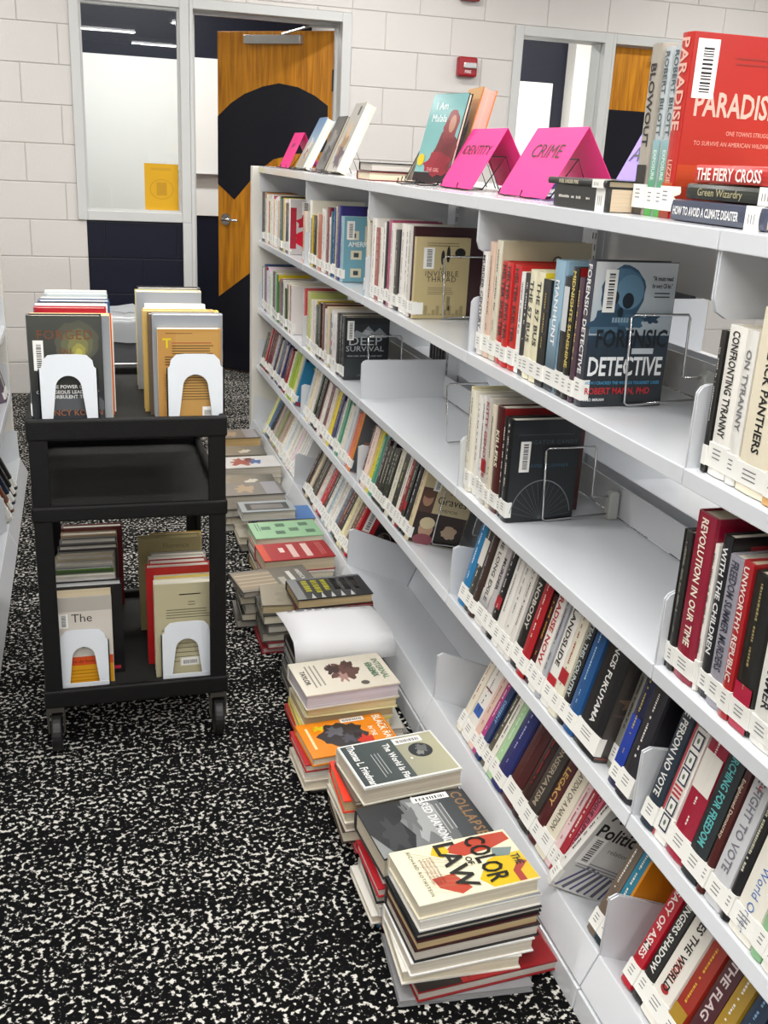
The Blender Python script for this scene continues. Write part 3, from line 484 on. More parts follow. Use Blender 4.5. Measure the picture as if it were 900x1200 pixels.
ROWS = [
('L1E', 'L1', 'the red-blotched white cover', 'first shelf down, farthest bay', [
 (5.033,4.984,'1b1412',0.225,0.150,'','',''),
 (4.984,4.929,'c98a4a',0.225,0.150,'','',''),
 (4.929,4.865,'e9e5dc',0.220,0.150,'','',''),
 (4.865,4.819,'b0303a',0.190,0.150,'','',''),
 (4.819,4.729,'efece6',0.222,0.150,'','',''),
 (4.729,4.696,'b02a3a',0.220,0.150,'','',''),
 (4.696,4.613,'e9e5dc',0.222,0.150,'','',''),
 (4.613,4.538,'2d4a2a',0.225,0.150,'','',''),
 (4.538,4.477,'d9c04a',0.222,0.150,'','',''),
 (4.477,4.341,'f0eeea',0.225,0.165,'','','art_red'),
]),
('L1D', 'L1', 'the pale blue cover with photo frames', 'first shelf down, second farthest bay', [
 (4.083,4.024,'e8b088',0.195,0.150,'','',''),
 (4.024,3.975,'ece6dc',0.195,0.150,'','',''),
 (3.975,3.936,'f0ece0',0.240,0.210,'','',''),
 (3.936,3.873,'d9b800',0.190,0.150,'','',''),
 (3.873,3.835,'1e1c1a',0.190,0.150,'','',''),
 (3.835,3.791,'d8c8a8',0.200,0.150,'','',''),
 (3.791,3.747,'c86a50',0.200,0.150,'','',''),
 (3.747,3.697,'dcd8d0',0.222,0.150,'','',''),
 (3.697,3.669,'e0dcd6',0.220,0.150,'','',''),
 (3.669,3.621,'7a1f2c',0.230,0.150,'','',''),
 (3.621,3.594,'e6e2da',0.200,0.150,'','',''),
 (3.594,3.541,'2a4a8a',0.235,0.150,'','',''),
 (3.541,3.508,'e4d890',0.240,0.150,'','',''),
 (3.508,3.458,'2b2470',0.245,0.200,'','',''),
 (3.458,3.408,'8fb4bf',0.215,0.150,'','','art_ameri'),
]),
('L1C', 'L1', 'the tan cover with two small figures', 'first shelf down, third bay from the camera', [
 (3.126,3.090,'ddd6c6',0.255,0.220,'','','top_gold'),
 (3.090,3.049,'e9e5dc',0.235,0.150,'','',''),
 (3.049,3.015,'f2efe9',0.235,0.150,'','',''),
 (3.015,2.976,'a04030',0.210,0.150,'','',''),
 (2.976,2.938,'e9e5dc',0.215,0.150,'','',''),
 (2.938,2.910,'efece6',0.230,0.150,'','',''),
 (2.910,2.887,'2a2a2a',0.235,0.150,'','',''),
 (2.887,2.847,'b04a70',0.240,0.150,'','',''),
 (2.847,2.807,'e9e5dc',0.235,0.150,'','',''),
 (2.807,2.764,'33302e',0.220,0.150,'','',''),
 (2.764,2.715,'f0ece6',0.240,0.155,'','141414',''),
 (2.715,2.678,'efebe3',0.240,0.150,'','',''),
 (2.678,2.654,'d8d4cc',0.242,0.160,'','',''),
 (2.654,2.638,'3a1218',0.240,0.200,'','',''),
 (2.638,2.620,'c9b98c',0.215,0.155,'','','art_thread'),
]),
('L1B', 'L1', 'the blue skull cover', 'first shelf down, middle bay', [
 (2.163,2.135,'6b5f78',0.225,0.150,'GUY','ffffff',''),
 (2.135,2.106,'e8e4de',0.225,0.150,'MURDER CENTURY','222222',''),
 (2.106,2.036,'d9d2bd',0.255,0.210,'','333333','art_loop'),
 (2.036,1.997,'c01c1c',0.215,0.140,'HELTER SKELTER','1a0808',''),
 (1.997,1.963,'c41e1e',0.215,0.140,'HELTER SKELTER','1a0808',''),
 (1.963,1.926,'c01c1c',0.215,0.140,'HELTER SKELTER','1a0808',''),
 (1.926,1.906,'ecebe6',0.205,0.140,'','',''),
 (1.906,1.879,'20201e',0.205,0.140,'','d8d8d0',''),
 (1.879,1.845,'e5dfc2',0.215,0.140,'THE 57 BUS','222222',''),
 (1.845,1.809,'e3dcbc',0.215,0.140,'THE 57 BUS','222222','top_yellow'),
 (1.809,1.774,'191817',0.205,0.140,'','b09a50',''),
 (1.774,1.727,'8fb0c4',0.245,0.160,'MANHUNT','f2f2f2','grad_dark'),
 (1.727,1.695,'1d1d1f',0.220,0.150,'','','patch'),
 (1.695,1.668,'15140f',0.240,0.160,'MIDNIGHTS SUNSHINE','d8c060','top_red'),
 (1.668,1.646,'4a3340',0.225,0.160,'','c8b070',''),
 (1.646,1.615,'3a3a44',0.258,0.165,'FORENSIC DETECTIVE','e8e8e8','art_forensic'),
]),
('L1A', 'L1', 'the cream cover with THE PA in heavy black', 'first shelf down, nearest bay', [
 (1.225,1.214,'20201f',0.205,0.150,'','b0b0b0',''),
 (1.214,1.169,'efece4',0.215,0.150,'CONFRONTING TYRANNY','141414',''),
 (1.169,1.144,'e4e2dc',0.215,0.150,'ON TYRANNY','777777','art_ctop'),
 (1.144,1.074,'e9e0c8',0.250,0.170,'THE BLACK PANTHERS','141414','art_panther'),
 (1.074,1.043,'d9a86a',0.200,0.140,'','553311',''),
 (1.043,1.014,'dedad0',0.210,0.140,'','',''),
 (1.014,0.987,'7a2a2a',0.220,0.140,'','',''),
]),
('L2E', 'L2', 'the plain white cover', 'second shelf down, farthest bay', [
 (5.029,4.917,'2f4a7a',0.220,0.150,'','',''),
 (4.917,4.822,'e9e5dc',0.218,0.150,'','',''),
 (4.822,4.729,'e4e0d8',0.218,0.150,'','',''),
 (4.729,4.684,'222220',0.212,0.150,'','',''),
 (4.684,4.575,'2f8a3a',0.212,0.150,'','','top_yellow'),
 (4.575,4.491,'9a7f86',0.205,0.150,'','',''),
 (4.491,4.420,'efece6',0.205,0.150,'','',''),
 (4.420,4.360,'5a4038',0.195,0.150,'','',''),
 (4.360,4.254,'efede8',0.205,0.170,'','888888','art_plain'),
]),
('L2D', 'L2', 'the black cover with white peaks', 'second shelf down, second farthest bay', [
 (4.031,3.988,'c03030',0.225,0.150,'','',''),
 (3.988,3.939,'c8b890',0.222,0.150,'','',''),
 (3.939,3.898,'b8c070',0.222,0.150,'','',''),
 (3.898,3.850,'efe8d8',0.200,0.150,'','',''),
 (3.850,3.781,'e8e6de',0.210,0.150,'','','top_yellow'),
 (3.781,3.706,'3a2a20',0.210,0.150,'','',''),
 (3.706,3.655,'6a3a30',0.215,0.150,'','',''),
 (3.655,3.605,'e4e0da',0.200,0.150,'','',''),
 (3.605,3.502,'dcd8d4',0.215,0.150,'','','dots'),
 (3.502,3.456,'e8e4e0',0.200,0.150,'','',''),
 (3.456,3.418,'1c1c1e',0.215,0.150,'','',''),
 (3.418,3.386,'242426',0.213,0.150,'','',''),
 (3.386,3.348,'1f2226',0.215,0.160,'','','art_deep'),
]),
('L2B', 'L2', 'the black cover with white spokes', 'second shelf down, middle bay', [
 (2.170,2.138,'e4dcb0',0.245,0.160,'','555533',''),
 (2.138,2.107,'eae5d4',0.240,0.160,'','555555',''),
 (2.107,2.078,'ece9e2',0.235,0.160,'','555555',''),
 (2.078,2.047,'e8e6e2',0.240,0.160,'','444444',''),
 (2.047,2.015,'c9c4bc',0.245,0.170,'KITTY GENOVESE','a02020','patch_red'),
 (2.015,1.989,'dcd2bc',0.235,0.160,'','',''),
 (1.989,1.950,'4a1210',0.240,0.200,'KILLERS','f0ead0','top_red'),
 (1.950,1.928,'1a1a1a',0.225,0.160,'','',''),
 (1.928,1.893,'101214',0.228,0.160,'','','art_spokes'),
]),
('L2A', 'L2', 'the white spine reading FREEDOM SUMMER', 'second shelf down, nearest bay', [
 (1.251,1.233,'1a1a1a',0.230,0.160,'','666655',''),
 (1.233,1.213,'22211f',0.230,0.160,'','888877',''),
 (1.213,1.162,'8f1230',0.270,0.180,'REVOLUTION IN OUR TIME','f4ead8','yel'),
 (1.162,1.150,'e8e4dc',0.235,0.150,'','',''),
 (1.150,1.125,'17171a',0.255,0.200,'WITH THE CHILDREN','e8e8e8','art_ch'),
 (1.125,1.089,'9a98a2',0.235,0.160,'FREEDOM SUMMER MURDERS','3a3a4a',''),
 (1.089,1.064,'a81e22',0.240,0.160,'UNWORTHY REPUBLIC','e8d8d0',''),
 (1.064,1.019,'16140f',0.235,0.150,'','a09060','patch_crim'),
 (1.019,0.971,'e8e6df',0.245,0.170,'FREEDOM SUMMER','26262e',''),
 (0.971,0.944,'28331c',0.240,0.160,'','',''),
 (0.944,0.904,'ddd8cc',0.230,0.150,'','',''),
]),
('L3E', 'L3', 'the sky blue cover with a yellow sun', 'third shelf down, farthest bay', [
 (5.034,4.944,'3c5232',0.170,0.150,'','',''),
 (4.944,4.856,'b02030',0.215,0.150,'','',''),
 (4.856,4.771,'7a2440',0.210,0.150,'','',''),
 (4.771,4.689,'a8b8c8',0.205,0.150,'','',''),
 (4.689,4.554,'2a2a38',0.215,0.150,'','',''),
 (4.554,4.467,'26336a',0.205,0.150,'','',''),
 (4.467,4.404,'5a1f24',0.200,0.150,'','',''),
 (4.404,4.333,'e9e5dc',0.195,0.150,'','',''),
 (4.333,4.234,'9ab82a',0.215,0.150,'','',''),
 (4.234,4.192,'e2dc9a',0.205,0.150,'','',''),
 (4.192,4.139,'2a80a8',0.210,0.160,'','','art_sun'),
]),
('L3D', 'L3', 'the grey collage cover with an orange spine', 'third shelf down, second farthest bay', [
 (3.986,3.943,'b8ccd6',0.230,0.150,'','',''),
 (3.943,3.875,'e0d8b8',0.215,0.150,'','',''),
 (3.875,3.818,'e8e6e0',0.210,0.150,'','',''),
 (3.818,3.762,'1e1c1c',0.220,0.150,'','',''),
 (3.762,3.685,'a8786e',0.210,0.150,'','33201c',''),
 (3.685,3.639,'e9e5dc',0.205,0.150,'','',''),
 (3.639,3.595,'6a2a30',0.210,0.150,'','',''),
 (3.595,3.552,'dfd5c8',0.205,0.150,'','',''),
 (3.552,3.502,'e0c818',0.215,0.150,'','222222',''),
 (3.502,3.461,'2a2258',0.210,0.150,'','',''),
 (3.461,3.407,'e2e0da',0.205,0.150,'','',''),
 (3.407,3.347,'4a9a8a',0.210,0.150,'','',''),
 (3.347,3.303,'dcd6c6',0.200,0.150,'','',''),
 (3.303,3.253,'c8ccd0',0.210,0.150,'','',''),
 (3.253,3.186,'d07a20',0.215,0.160,'','','art_collage'),
]),
('L3C', 'L3', 'the sepia cover with two small children', 'third shelf down, third bay from the camera', [
 (3.070,3.043,'5a1a24',0.200,0.150,'','',''),
 (3.043,2.994,'ead0c0',0.200,0.150,'','',''),
 (2.994,2.946,'d8c820',0.222,0.150,'','',''),
 (2.946,2.894,'5a9088',0.212,0.150,'','',''),
 (2.894,2.869,'3a2a2a',0.200,0.150,'','',''),
 (2.869,2.815,'131211',0.205,0.150,'','',''),
 (2.815,2.762,'1c1a15',0.200,0.150,'','','art_flower'),
 (2.762,2.716,'e0dcc8',0.205,0.150,'','222222',''),
 (2.716,2.675,'26261f',0.205,0.150,'','e0d860',''),
 (2.675,2.648,'e4ded0',0.210,0.150,'','',''),
 (2.648,2.596,'2c2c28',0.210,0.150,'','b8d8b0','patch_red'),
 (2.596,2.558,'181818',0.215,0.150,'','e8e8e8',''),
 (2.558,2.521,'d2c09a',0.220,0.160,'','3a2a1a','art_kids'),
]),
('L3B', 'L3', 'the thick black spine in large white capitals', 'third shelf down, middle bay', [
 (2.117,2.075,'1f78ac',0.235,0.150,'','ffffff',''),
 (2.075,2.039,'3a3a34',0.235,0.150,'','','patch_wht'),
 (2.039,2.010,'3c2a22',0.240,0.150,'','aaaaaa',''),
 (2.010,1.954,'dcd8d0',0.235,0.160,'THE LONG EXILE','444444','grad_blue'),
 (1.954,1.925,'b9b4b4',0.235,0.160,'MURDER','333333',''),
 (1.925,1.893,'1d1b1c',0.240,0.160,'','ddddd8','patch_red'),
 (1.893,1.854,'e6e3dc',0.230,0.160,'','666666',''),
 (1.854,1.817,'e3e0d9',0.230,0.160,'','777777',''),
 (1.817,1.790,'dedad2',0.225,0.160,'','666666',''),
 (1.790,1.748,'171614',0.235,0.160,'NOBODY','d8d4c8',''),
 (1.748,1.707,'a8121e',0.240,0.160,'','','art_dark'),
 (1.707,1.685,'3a1014',0.200,0.150,'','c8a040',''),
 (1.685,1.648,'e6e2da',0.245,0.160,'PARADISE NOW','b01c24',''),
 (1.648,1.627,'a8aab0',0.240,0.150,'','',''),
 (1.627,1.586,'e8e5de',0.245,0.160,'LANDSLIDE','161616','bot_red'),
 (1.586,1.550,'e2ddc8',0.230,0.150,'','a03030','patch_red'),
 (1.550,1.523,'17181a',0.225,0.150,'STEAL THIS COUNTRY','c8d0d0',''),
 (1.523,1.481,'1a4f86',0.240,0.160,'','a8c8d8',''),
 (1.481,1.396,'141416',0.255,0.170,'FRANCIS FUKUYAMA','e6e6e2','art_photo'),
 (1.396,1.376,'8a8a80',0.205,0.140,'','','deep'),
 (1.376,1.344,'e6dcc4',0.200,0.140,'','c05030','deep'),
 (1.344,1.309,'1a1c40',0.225,0.150,'','b8a850','bot_blue'),
 (1.309,1.264,'242228',0.215,0.150,'','',''),
]),
('L3A', 'L3', 'the cream spine reading World Order', 'third shelf down, nearest bay', [
 (1.227,1.191,'1f2c3a',0.245,0.160,'ONE PERSON NO VOTE','e6e6e0',''),
 (1.191,1.151,'ece8e0',0.250,0.160,'','','ballot'),
 (1.151,1.100,'9a1230',0.240,0.160,'','e8e0d8','patch_wht'),
 (1.100,1.055,'242a2c',0.235,0.200,'MARCHING FOR FREEDOM','60b8b8','art_grey'),
 (1.055,1.039,'4a1410',0.235,0.160,'Enlightened Democracy','e8d8c0',''),
 (1.039,0.996,'c9cacc',0.245,0.170,'THE FIGHT TO VOTE','77777f','red_f'),
 (0.996,0.979,'17171a',0.225,0.150,'','c8c8b0',''),
 (0.979,0.922,'e8e4d8',0.250,0.180,'Henry Kissinger','222222','worldorder'),
 (0.922,0.898,'8ab88a',0.235,0.160,'','3a5a3a',''),
 (0.898,0.868,'ece9e2',0.225,0.150,'CONFIDENCE','121212',''),
 (0.868,0.834,'3c3c3e',0.230,0.150,'','',''),
 (0.834,0.796,'c9c2b2',0.230,0.150,'','',''),
 (0.796,0.754,'8a2a2a',0.230,0.150,'','',''),
]),
('L4E', 'L4', 'the tall white cover with grey dots', 'bottom shelf, farthest bay', [
 (4.820,4.770,'e4e49a',0.225,0.150,'','',''),
 (4.770,4.721,'5a7a9a',0.220,0.150,'','',''),
 (4.721,4.673,'2f3038',0.220,0.150,'','',''),
 (4.673,4.478,'a89a90',0.225,0.170,'','','art_taupe'),
 (4.478,4.412,'c8b89a',0.220,0.150,'','',''),
 (4.412,4.338,'ecebe4',0.220,0.150,'','88a0b0',''),
 (4.338,4.265,'ecebe4',0.220,0.150,'','b0b850',''),
 (4.265,4.195,'ecebe4',0.220,0.150,'','88a0b0',''),
 (4.195,4.117,'ecebe4',0.220,0.150,'','b0b850',''),
 (4.117,4.014,'e9e8e4',0.225,0.170,'','','art_dots'),
]),
('L4D', 'L4', 'the red cover with a black square picture', 'bottom shelf, second farthest bay', [
 (3.880,3.811,'2a1c1a',0.230,0.150,'','ddd8d0',''),
 (3.811,3.745,'3a2620',0.220,0.150,'','',''),
 (3.745,3.673,'4a3c38',0.215,0.150,'','',''),
 (3.673,3.610,'dcdad4',0.210,0.150,'','',''),
 (3.610,3.549,'b01c24',0.215,0.150,'','',''),
 (3.549,3.512,'1e1a1a',0.210,0.150,'','',''),
 (3.512,3.454,'a8c0cc',0.210,0.150,'','',''),
 (3.454,3.370,'e4e2de',0.215,0.150,'','',''),
 (3.370,3.303,'9a3a1c',0.220,0.160,'','','grad_dark'),
 (3.303,3.263,'2a1614',0.210,0.150,'','',''),
 (3.263,3.205,'d8cbb0',0.200,0.160,'','','art_port'),
 (3.205,3.168,'6a4a30',0.190,0.150,'','',''),
 (3.168,3.137,'c01822',0.215,0.160,'','','art_redsq'),
]),
('L4B', 'L4', 'the leaning white cover with black blackletter words', 'bottom shelf, middle bay', [
 (2.017,1.986,'e4ddca',0.215,0.150,'','aa3040',''),
 (1.986,1.933,'e8e4dc',0.215,0.150,'','','patch_blue'),
 (1.933,1.904,'e2bfb0',0.205,0.150,'','887070',''),
 (1.904,1.882,'b03a80',0.200,0.150,'','f0d8e8',''),
 (1.882,1.859,'243a6a',0.200,0.150,'DISSENT','8ac0e8',''),
 (1.859,1.827,'5c5648',0.230,0.160,'','',''),
 (1.827,1.806,'e9e7da',0.200,0.150,'','555555',''),
 (1.806,1.780,'a9cfa0',0.205,0.150,'','e8f0e0',''),
 (1.780,1.729,'222a66',0.215,0.150,'','b8c0e8',''),
 (1.729,1.666,'43161a',0.235,0.160,'','6a3034',''),
 (1.666,1.629,'2a1414',0.215,0.150,'','b02028',''),
 (1.629,1.580,'35302c',0.225,0.150,'CONSERVATISM','a89c88',''),
 (1.580,1.546,'4a1218',0.215,0.150,'LEGACY','c8a860',''),
 (1.546,1.496,'e0d8c4',0.220,0.150,'CREATION OF A NATION','6a6050',''),
 (1.496,1.476,'e6c8c8',0.200,0.150,'','883040',''),
 (1.476,1.456,'a82838',0.205,0.150,'','f0e8e0',''),
 (1.456,1.433,'d0607a',0.215,0.150,'ROGUE ELEPHANT','1a1014',''),
]),
('L4C', 'L4', 'the near divider plate of the middle bay', 'bottom shelf, just before the near divider plate', [
 (1.313,1.283,'6b5d50',0.215,0.165,'','','art_viol'),
 (1.283,1.257,'2a7f9a',0.210,0.150,'','','grad_dark'),
 (1.257,1.243,'d88a1c',0.190,0.150,'','332200',''),
]),
('L4A', 'L4', 'the red spine with a round emblem', 'bottom shelf, nearest bay', [
 (1.188,1.155,'b01428',0.225,0.160,'LEGACY OF ASHES','efe0dc','emblem'),
 (1.155,1.124,'1c1c1c',0.225,0.150,'KISSINGERS SHADOW','ecece6',''),
 (1.124,1.069,'e8e4da',0.230,0.160,'RULES THE WORLD','161616','redsub'),
 (1.069,1.030,'9a2a1c',0.225,0.160,'','d8a838','bot_gold'),
 (1.030,0.990,'4a1c24',0.225,0.160,'THE FLAG','d8c8c8',''),
 (0.990,0.955,'a8862a',0.220,0.150,'','',''),
 (0.955,0.918,'1e3450',0.220,0.150,'','8ab0d0',''),
 (0.918,0.885,'1c1a1a',0.220,0.150,'','a8a8a8',''),
 (0.885,0.854,'5a4a20',0.220,0.150,'','',''),
 (0.854,0.820,'d8d0c0',0.220,0.150,'','',''),
 (0.820,0.779,'7a2230',0.220,0.150,'','',''),
]),
]
# ------------------------------------------------------------------ setting: floor, ceiling, walls
def carpet():
    m = bpy.data.materials.new('speckled_carpet'); m.use_nodes = True; nt = m.node_tree; b = nt.nodes['Principled BSDF']; L = nt.links
    b.inputs['Roughness'].default_value = 0.95; b.inputs['Specular IOR Level'].default_value = 0.15
    tc = nt.nodes.new('ShaderNodeTexCoord')
    def noise(sc, det, x=1, y=1, rough=.5):
        mp = nt.nodes.new('ShaderNodeMapping'); mp.inputs['Scale'].default_value = (x, y, 1); L.new(tc.outputs['Object'], mp.inputs['Vector'])
        n = nt.nodes.new('ShaderNodeTexNoise'); n.inputs['Scale'].default_value = sc; n.inputs['Detail'].default_value = det; n.inputs['Roughness'].default_value = rough
        L.new(mp.outputs['Vector'], n.inputs['Vector']); return n
    def math_(op, a, c, cl=False):
        q = nt.nodes.new('ShaderNodeMath'); q.operation = op; q.use_clamp = cl
        for i, v in enumerate((a, c)):
            if isinstance(v, (int, float)): q.inputs[i].default_value = v
            else: L.new(v, q.inputs[i])
        return q.outputs[0]
    n1 = noise(92, 3, rough=.55); n2 = noise(3.2, 2, .6, 2.4); n3 = noise(40, 1)
    v = math_('ADD', n1.outputs['Fac'], math_('MULTIPLY', math_('SUBTRACT', n2.outputs['Fac'], .5), .14))
    v = math_('ADD', v, math_('MULTIPLY', math_('SUBTRACT', n3.outputs['Fac'], .5), .10))
    cr = nt.nodes.new('ShaderNodeValToRGB'); L.new(v, cr.inputs['Fac'])
    e = cr.color_ramp.elements; e[0].position = .538; e[0].color = rgb('050506'); e[1].position = .60; e[1].color = rgb('cfccc4')
    k = cr.color_ramp.elements.new(.565); k.color = rgb('3c3a38')
    L.new(cr.outputs['Color'], b.inputs['Base Color'])
    bp = nt.nodes.new('ShaderNodeBump'); bp.inputs['Strength'].default_value = .6; bp.inputs['Distance'].default_value = .003
    L.new(n1.outputs['Fac'], bp.inputs['Height']); L.new(bp.outputs['Normal'], b.inputs['Normal'])
    return m
M_CARPET = carpet()
def struct(name, mb, m, parent=None, bevel=0):
    o = mb.build(name, m, parent, bevel=bevel)
    if parent is None: o['kind'] = 'structure'
    return o
M_WALLW = mat('d6d2ce', .6, 0, 0, .6, 110); M_MORT = mat('c6c2bd', .7)
M_NAVY = mat('090e22', .5, 0, 0, .4, 90, spec=.3); M_NAVYM = mat('0b0f20', .5)
M_FRAME = mat('cdcecc', .4); M_CEIL = mat('d8d8d4', .8, 0, 0, .4, 60)
YW = 6.224
struct('floor', MB().box(-3.6, -4.6, -.05, 6.0, 9.2, 0), M_CARPET)
struct('ceiling', MB().box(-3.6, -4.6, CEIL, 6.0, 9.2, CEIL + .05), M_CEIL)

BZ, BX, ZC = .2032, .4064, -.017
OPEN = [(-.836, 1.007, -.25, 2.195), (-.25, -1, .727, 2.195), (1.743, 1.007, 2.36, 2.215), (2.36, -1, 3.36, 2.215)]
def subtract(rects, hole):
    out = []
    for (a, b, c, d) in rects:
        e, f, g, h = hole
        if g <= a or e >= c or h <= b or f >= d: out.append((a, b, c, d)); continue
        if a < e: out.append((a, b, e, d))
        if g < c: out.append((g, b, c, d))
        m0, m1 = max(a, e), min(c, g)
        if b < f: out.append((m0, b, m1, f))
        if h < d: out.append((m0, h, m1, d))
    return out
def wall_far():
    mb = MB()
    for r in [(-3.6, 0, 6.0, CEIL)]:
        rs = [r]
        for o in OPEN: rs = subtract(rs, o)
        for a, b, c, d in rs: mb.box(a, YW - .001, b, c, YW + .16, d)
    w = struct('wall_far', mb, M_MORT)
    struct('navy_paint', MB().box(-.791, YW - .0022, 0, -.25, YW - .0012, 1.007), M_NAVYM, w)
    cache = {}; J = .0022
    for k in range(0, 14):
        z0, z1 = max(ZC + k * BZ, 0), min(ZC + (k + 1) * BZ, 2.78)
        x = -.897 + (0 if k % 2 else -.2032) - BX * 2
        while x < 4.2:
            rs = [(x, z0, x + BX, z1)]
            for o in OPEN: rs = subtract(rs, o)
            out = []
            for r in rs:   # the painted navy area under the sidelight
                a, b, c, d = r
                if b < 1.0 and a < -.25 and c > -.791:
                    if a < -.791: out.append((a, b, -.791, d, 0, 1)); out.append((-.791, b, c, d, 1, 0))
                    else: out.append((a, b, c, d, 1, 1))
                else: out.append((a, b, c, d, 0, 1))
            for a, b, c, d, nv, jl in out:
                if c - a < .02 or d - b < .02: continue
                l = J if (abs(a - x) < 1e-6) else 0; r_ = J if abs(c - x - BX) < 1e-6 else 0
                key = (round(c - a, 3), round(d - b, 3), nv, l, r_)
                if key not in cache:
                    q = MB().box(l, 0, J, c - a - r_, .012, d - b - J); cache[key] = q.mesh('block', M_NAVY if nv else M_WALLW)
                o = bpy.data.objects.new('block', cache[key]); C.objects.link(o); o.parent = w; o.location = (a, YW - .006, b)
                bv = o.modifiers.new('bevel', 'BEVEL'); bv.width = .003; bv.segments = 2
            x += BX
    return w
wall_far()
struct('wall_right', MB().box(6.0, -4.6, 0, 6.05, 9.2, CEIL), M_WALLW)
struct('wall_left', MB().box(-3.65, -4.6, 0, -3.6, 9.2, CEIL), M_WALLW)
# rooms beyond the glass
struct('wall_inner', MB().box(-3.6, 8.66, 0, 6.0, 8.72, CEIL), M_NAVY)
struct('wall_partition', MB().box(1.02, YW + .16, 0, 1.12, 8.66, CEIL), M_WALLW)
struct('wall_partition_right', MB().box(4.3, YW + .16, 0, 4.4, 8.66, CEIL), M_WALLW)
def whiteboard(x0, x1, z0, z1, lab, tray=True):
    t = thing('whiteboard', lab, 'whiteboard', T((x0 + x1) / 2, 8.66, z0))
    h = (x1 - x0) / 2
    MB().box(-h, -.02, 0, h, -.001, z1 - z0).build('board', mat('efefec', .18), t)
    if tray:
        MB().box(-h * .98, -.09, .31, h * .98, -.02, .325).build('tray', mat('8a8c90', .3, .8), t)
    return t
whiteboard(-2.2, .015, .93, 2.06, 'white marker board seen through the left window', False)
whiteboard(.02, 1.0, .905, 2.085, 'white marker board with a metal tray in the gap left of the door')
mk = thing('marker', 'green marker lying in the marker tray seen left of the door', 'marker', T(-.02, 8.605, 1.238))
MB().cyl((0, 0, 0), .009, .12, 'x', 12).build('barrel', mat('7ab828', .4), mk); MB().cyl((.075, 0, 0), .0085, .03, 'x', 12).build('cap', mat('f0f0f0', .4), mk)
wb2 = thing('whiteboard', 'tall white board on the navy wall seen through the right window', 'whiteboard', T(2.7, 8.66, .7))
MB().box(-.2, -.02, 0, .44, -.001, 1.394).build('board', mat('efefec', .18), wb2)
struct('wall_pier', MB().box(3.26, 8.5, 0, 4.3, 8.66, CEIL), M_WALLW)

# frames
def frame(name, x0, x1, z0, z1, w=.05, sill=True, mull=None, y0=YW - .02, y1=YW + .17):
    mb = MB()
    mb.box(x0, y0, z0, x0 + w, y1, z1); mb.box(x1 - w, y0, z0, x1, y1, z1); mb.box(x0 + w, y0, z1 - w, x1 - w, y1, z1)
    if sill: mb.box(x0 + w, y0, z0, x1 - w, y1, z0 + w)
    return struct(name, mb, M_FRAME, bevel=.003)
f1 = frame('window_1', -.836, -.2, 1.007, 2.195, .052)
M_GLASS = bpy.data.materials.new('window_glass'); M_GLASS.use_nodes = True
_n = M_GLASS.node_tree; _n.nodes.clear()
_o = _n.nodes.new('ShaderNodeOutputMaterial'); _mx = _n.nodes.new('ShaderNodeMixShader'); _tr = _n.nodes.new('ShaderNodeBsdfTransparent'); _gl = _n.nodes.new('ShaderNodeBsdfGlossy'); _fr = _n.nodes.new('ShaderNodeFresnel')
_gl.inputs['Roughness'].default_value = .01; _tr.inputs[0].default_value = (.95, .97, .97, 1); _fr.inputs[0].default_value = 1.5
_n.links.new(_fr.outputs[0], _mx.inputs[0]); _n.links.new(_tr.outputs[0], _mx.inputs[1]); _n.links.new(_gl.outputs[0], _mx.inputs[2]); _n.links.new(_mx.outputs[0], _o.inputs[0])
struct('pane', MB().box(-.784, YW + .03, 1.059, -.252, YW + .036, 2.143), M_GLASS, f1)
struct('bead', MB().box(-.784, YW + .0, 1.059, -.772, YW + .03, 2.143).box(-.264, YW, 1.059, -.252, YW + .03, 2.143).box(-.772, YW, 1.059, -.264, YW + .03, 1.071).box(-.772, YW, 2.131, -.264, YW + .03, 2.143), M_FRAME, f1)
d1 = struct('door_1', MB().box(-.25, YW - .02, 0, -.1995, YW + .17, 1.0065).box(-.199, YW - .02, 0, -.178, YW + .17, 2.195).box(.672, YW - .02, 0, .727, YW + .17, 2.195).box(-.178, YW - .02, 2.145, .672, YW + .17, 2.195), M_FRAME, bevel=.003)
struct('stop', MB().box(-.178, YW + .08, 0, -.16, YW + .12, 2.145).box(.655, YW + .08, 0, .672, YW + .12, 2.145).box(-.16, YW + .08, 2.13, .655, YW + .12, 2.145), M_FRAME, d1)
f2 = frame('window_2', 1.743, 2.40, 1.007, 2.215, .055)
struct('pane', MB().box(1.798, YW + .03, 1.06, 2.345, YW + .036, 2.16), M_GLASS, f2)
d2 = struct('door_2', MB().box(2.36 + .04, YW - .02, 0, 2.42, YW + .17, 2.215).box(3.30, YW - .02, 0, 3.36, YW + .17, 2.215).box(2.42, YW - .02, 2.16, 3.30, YW + .17, 2.215), M_FRAME, bevel=.003)

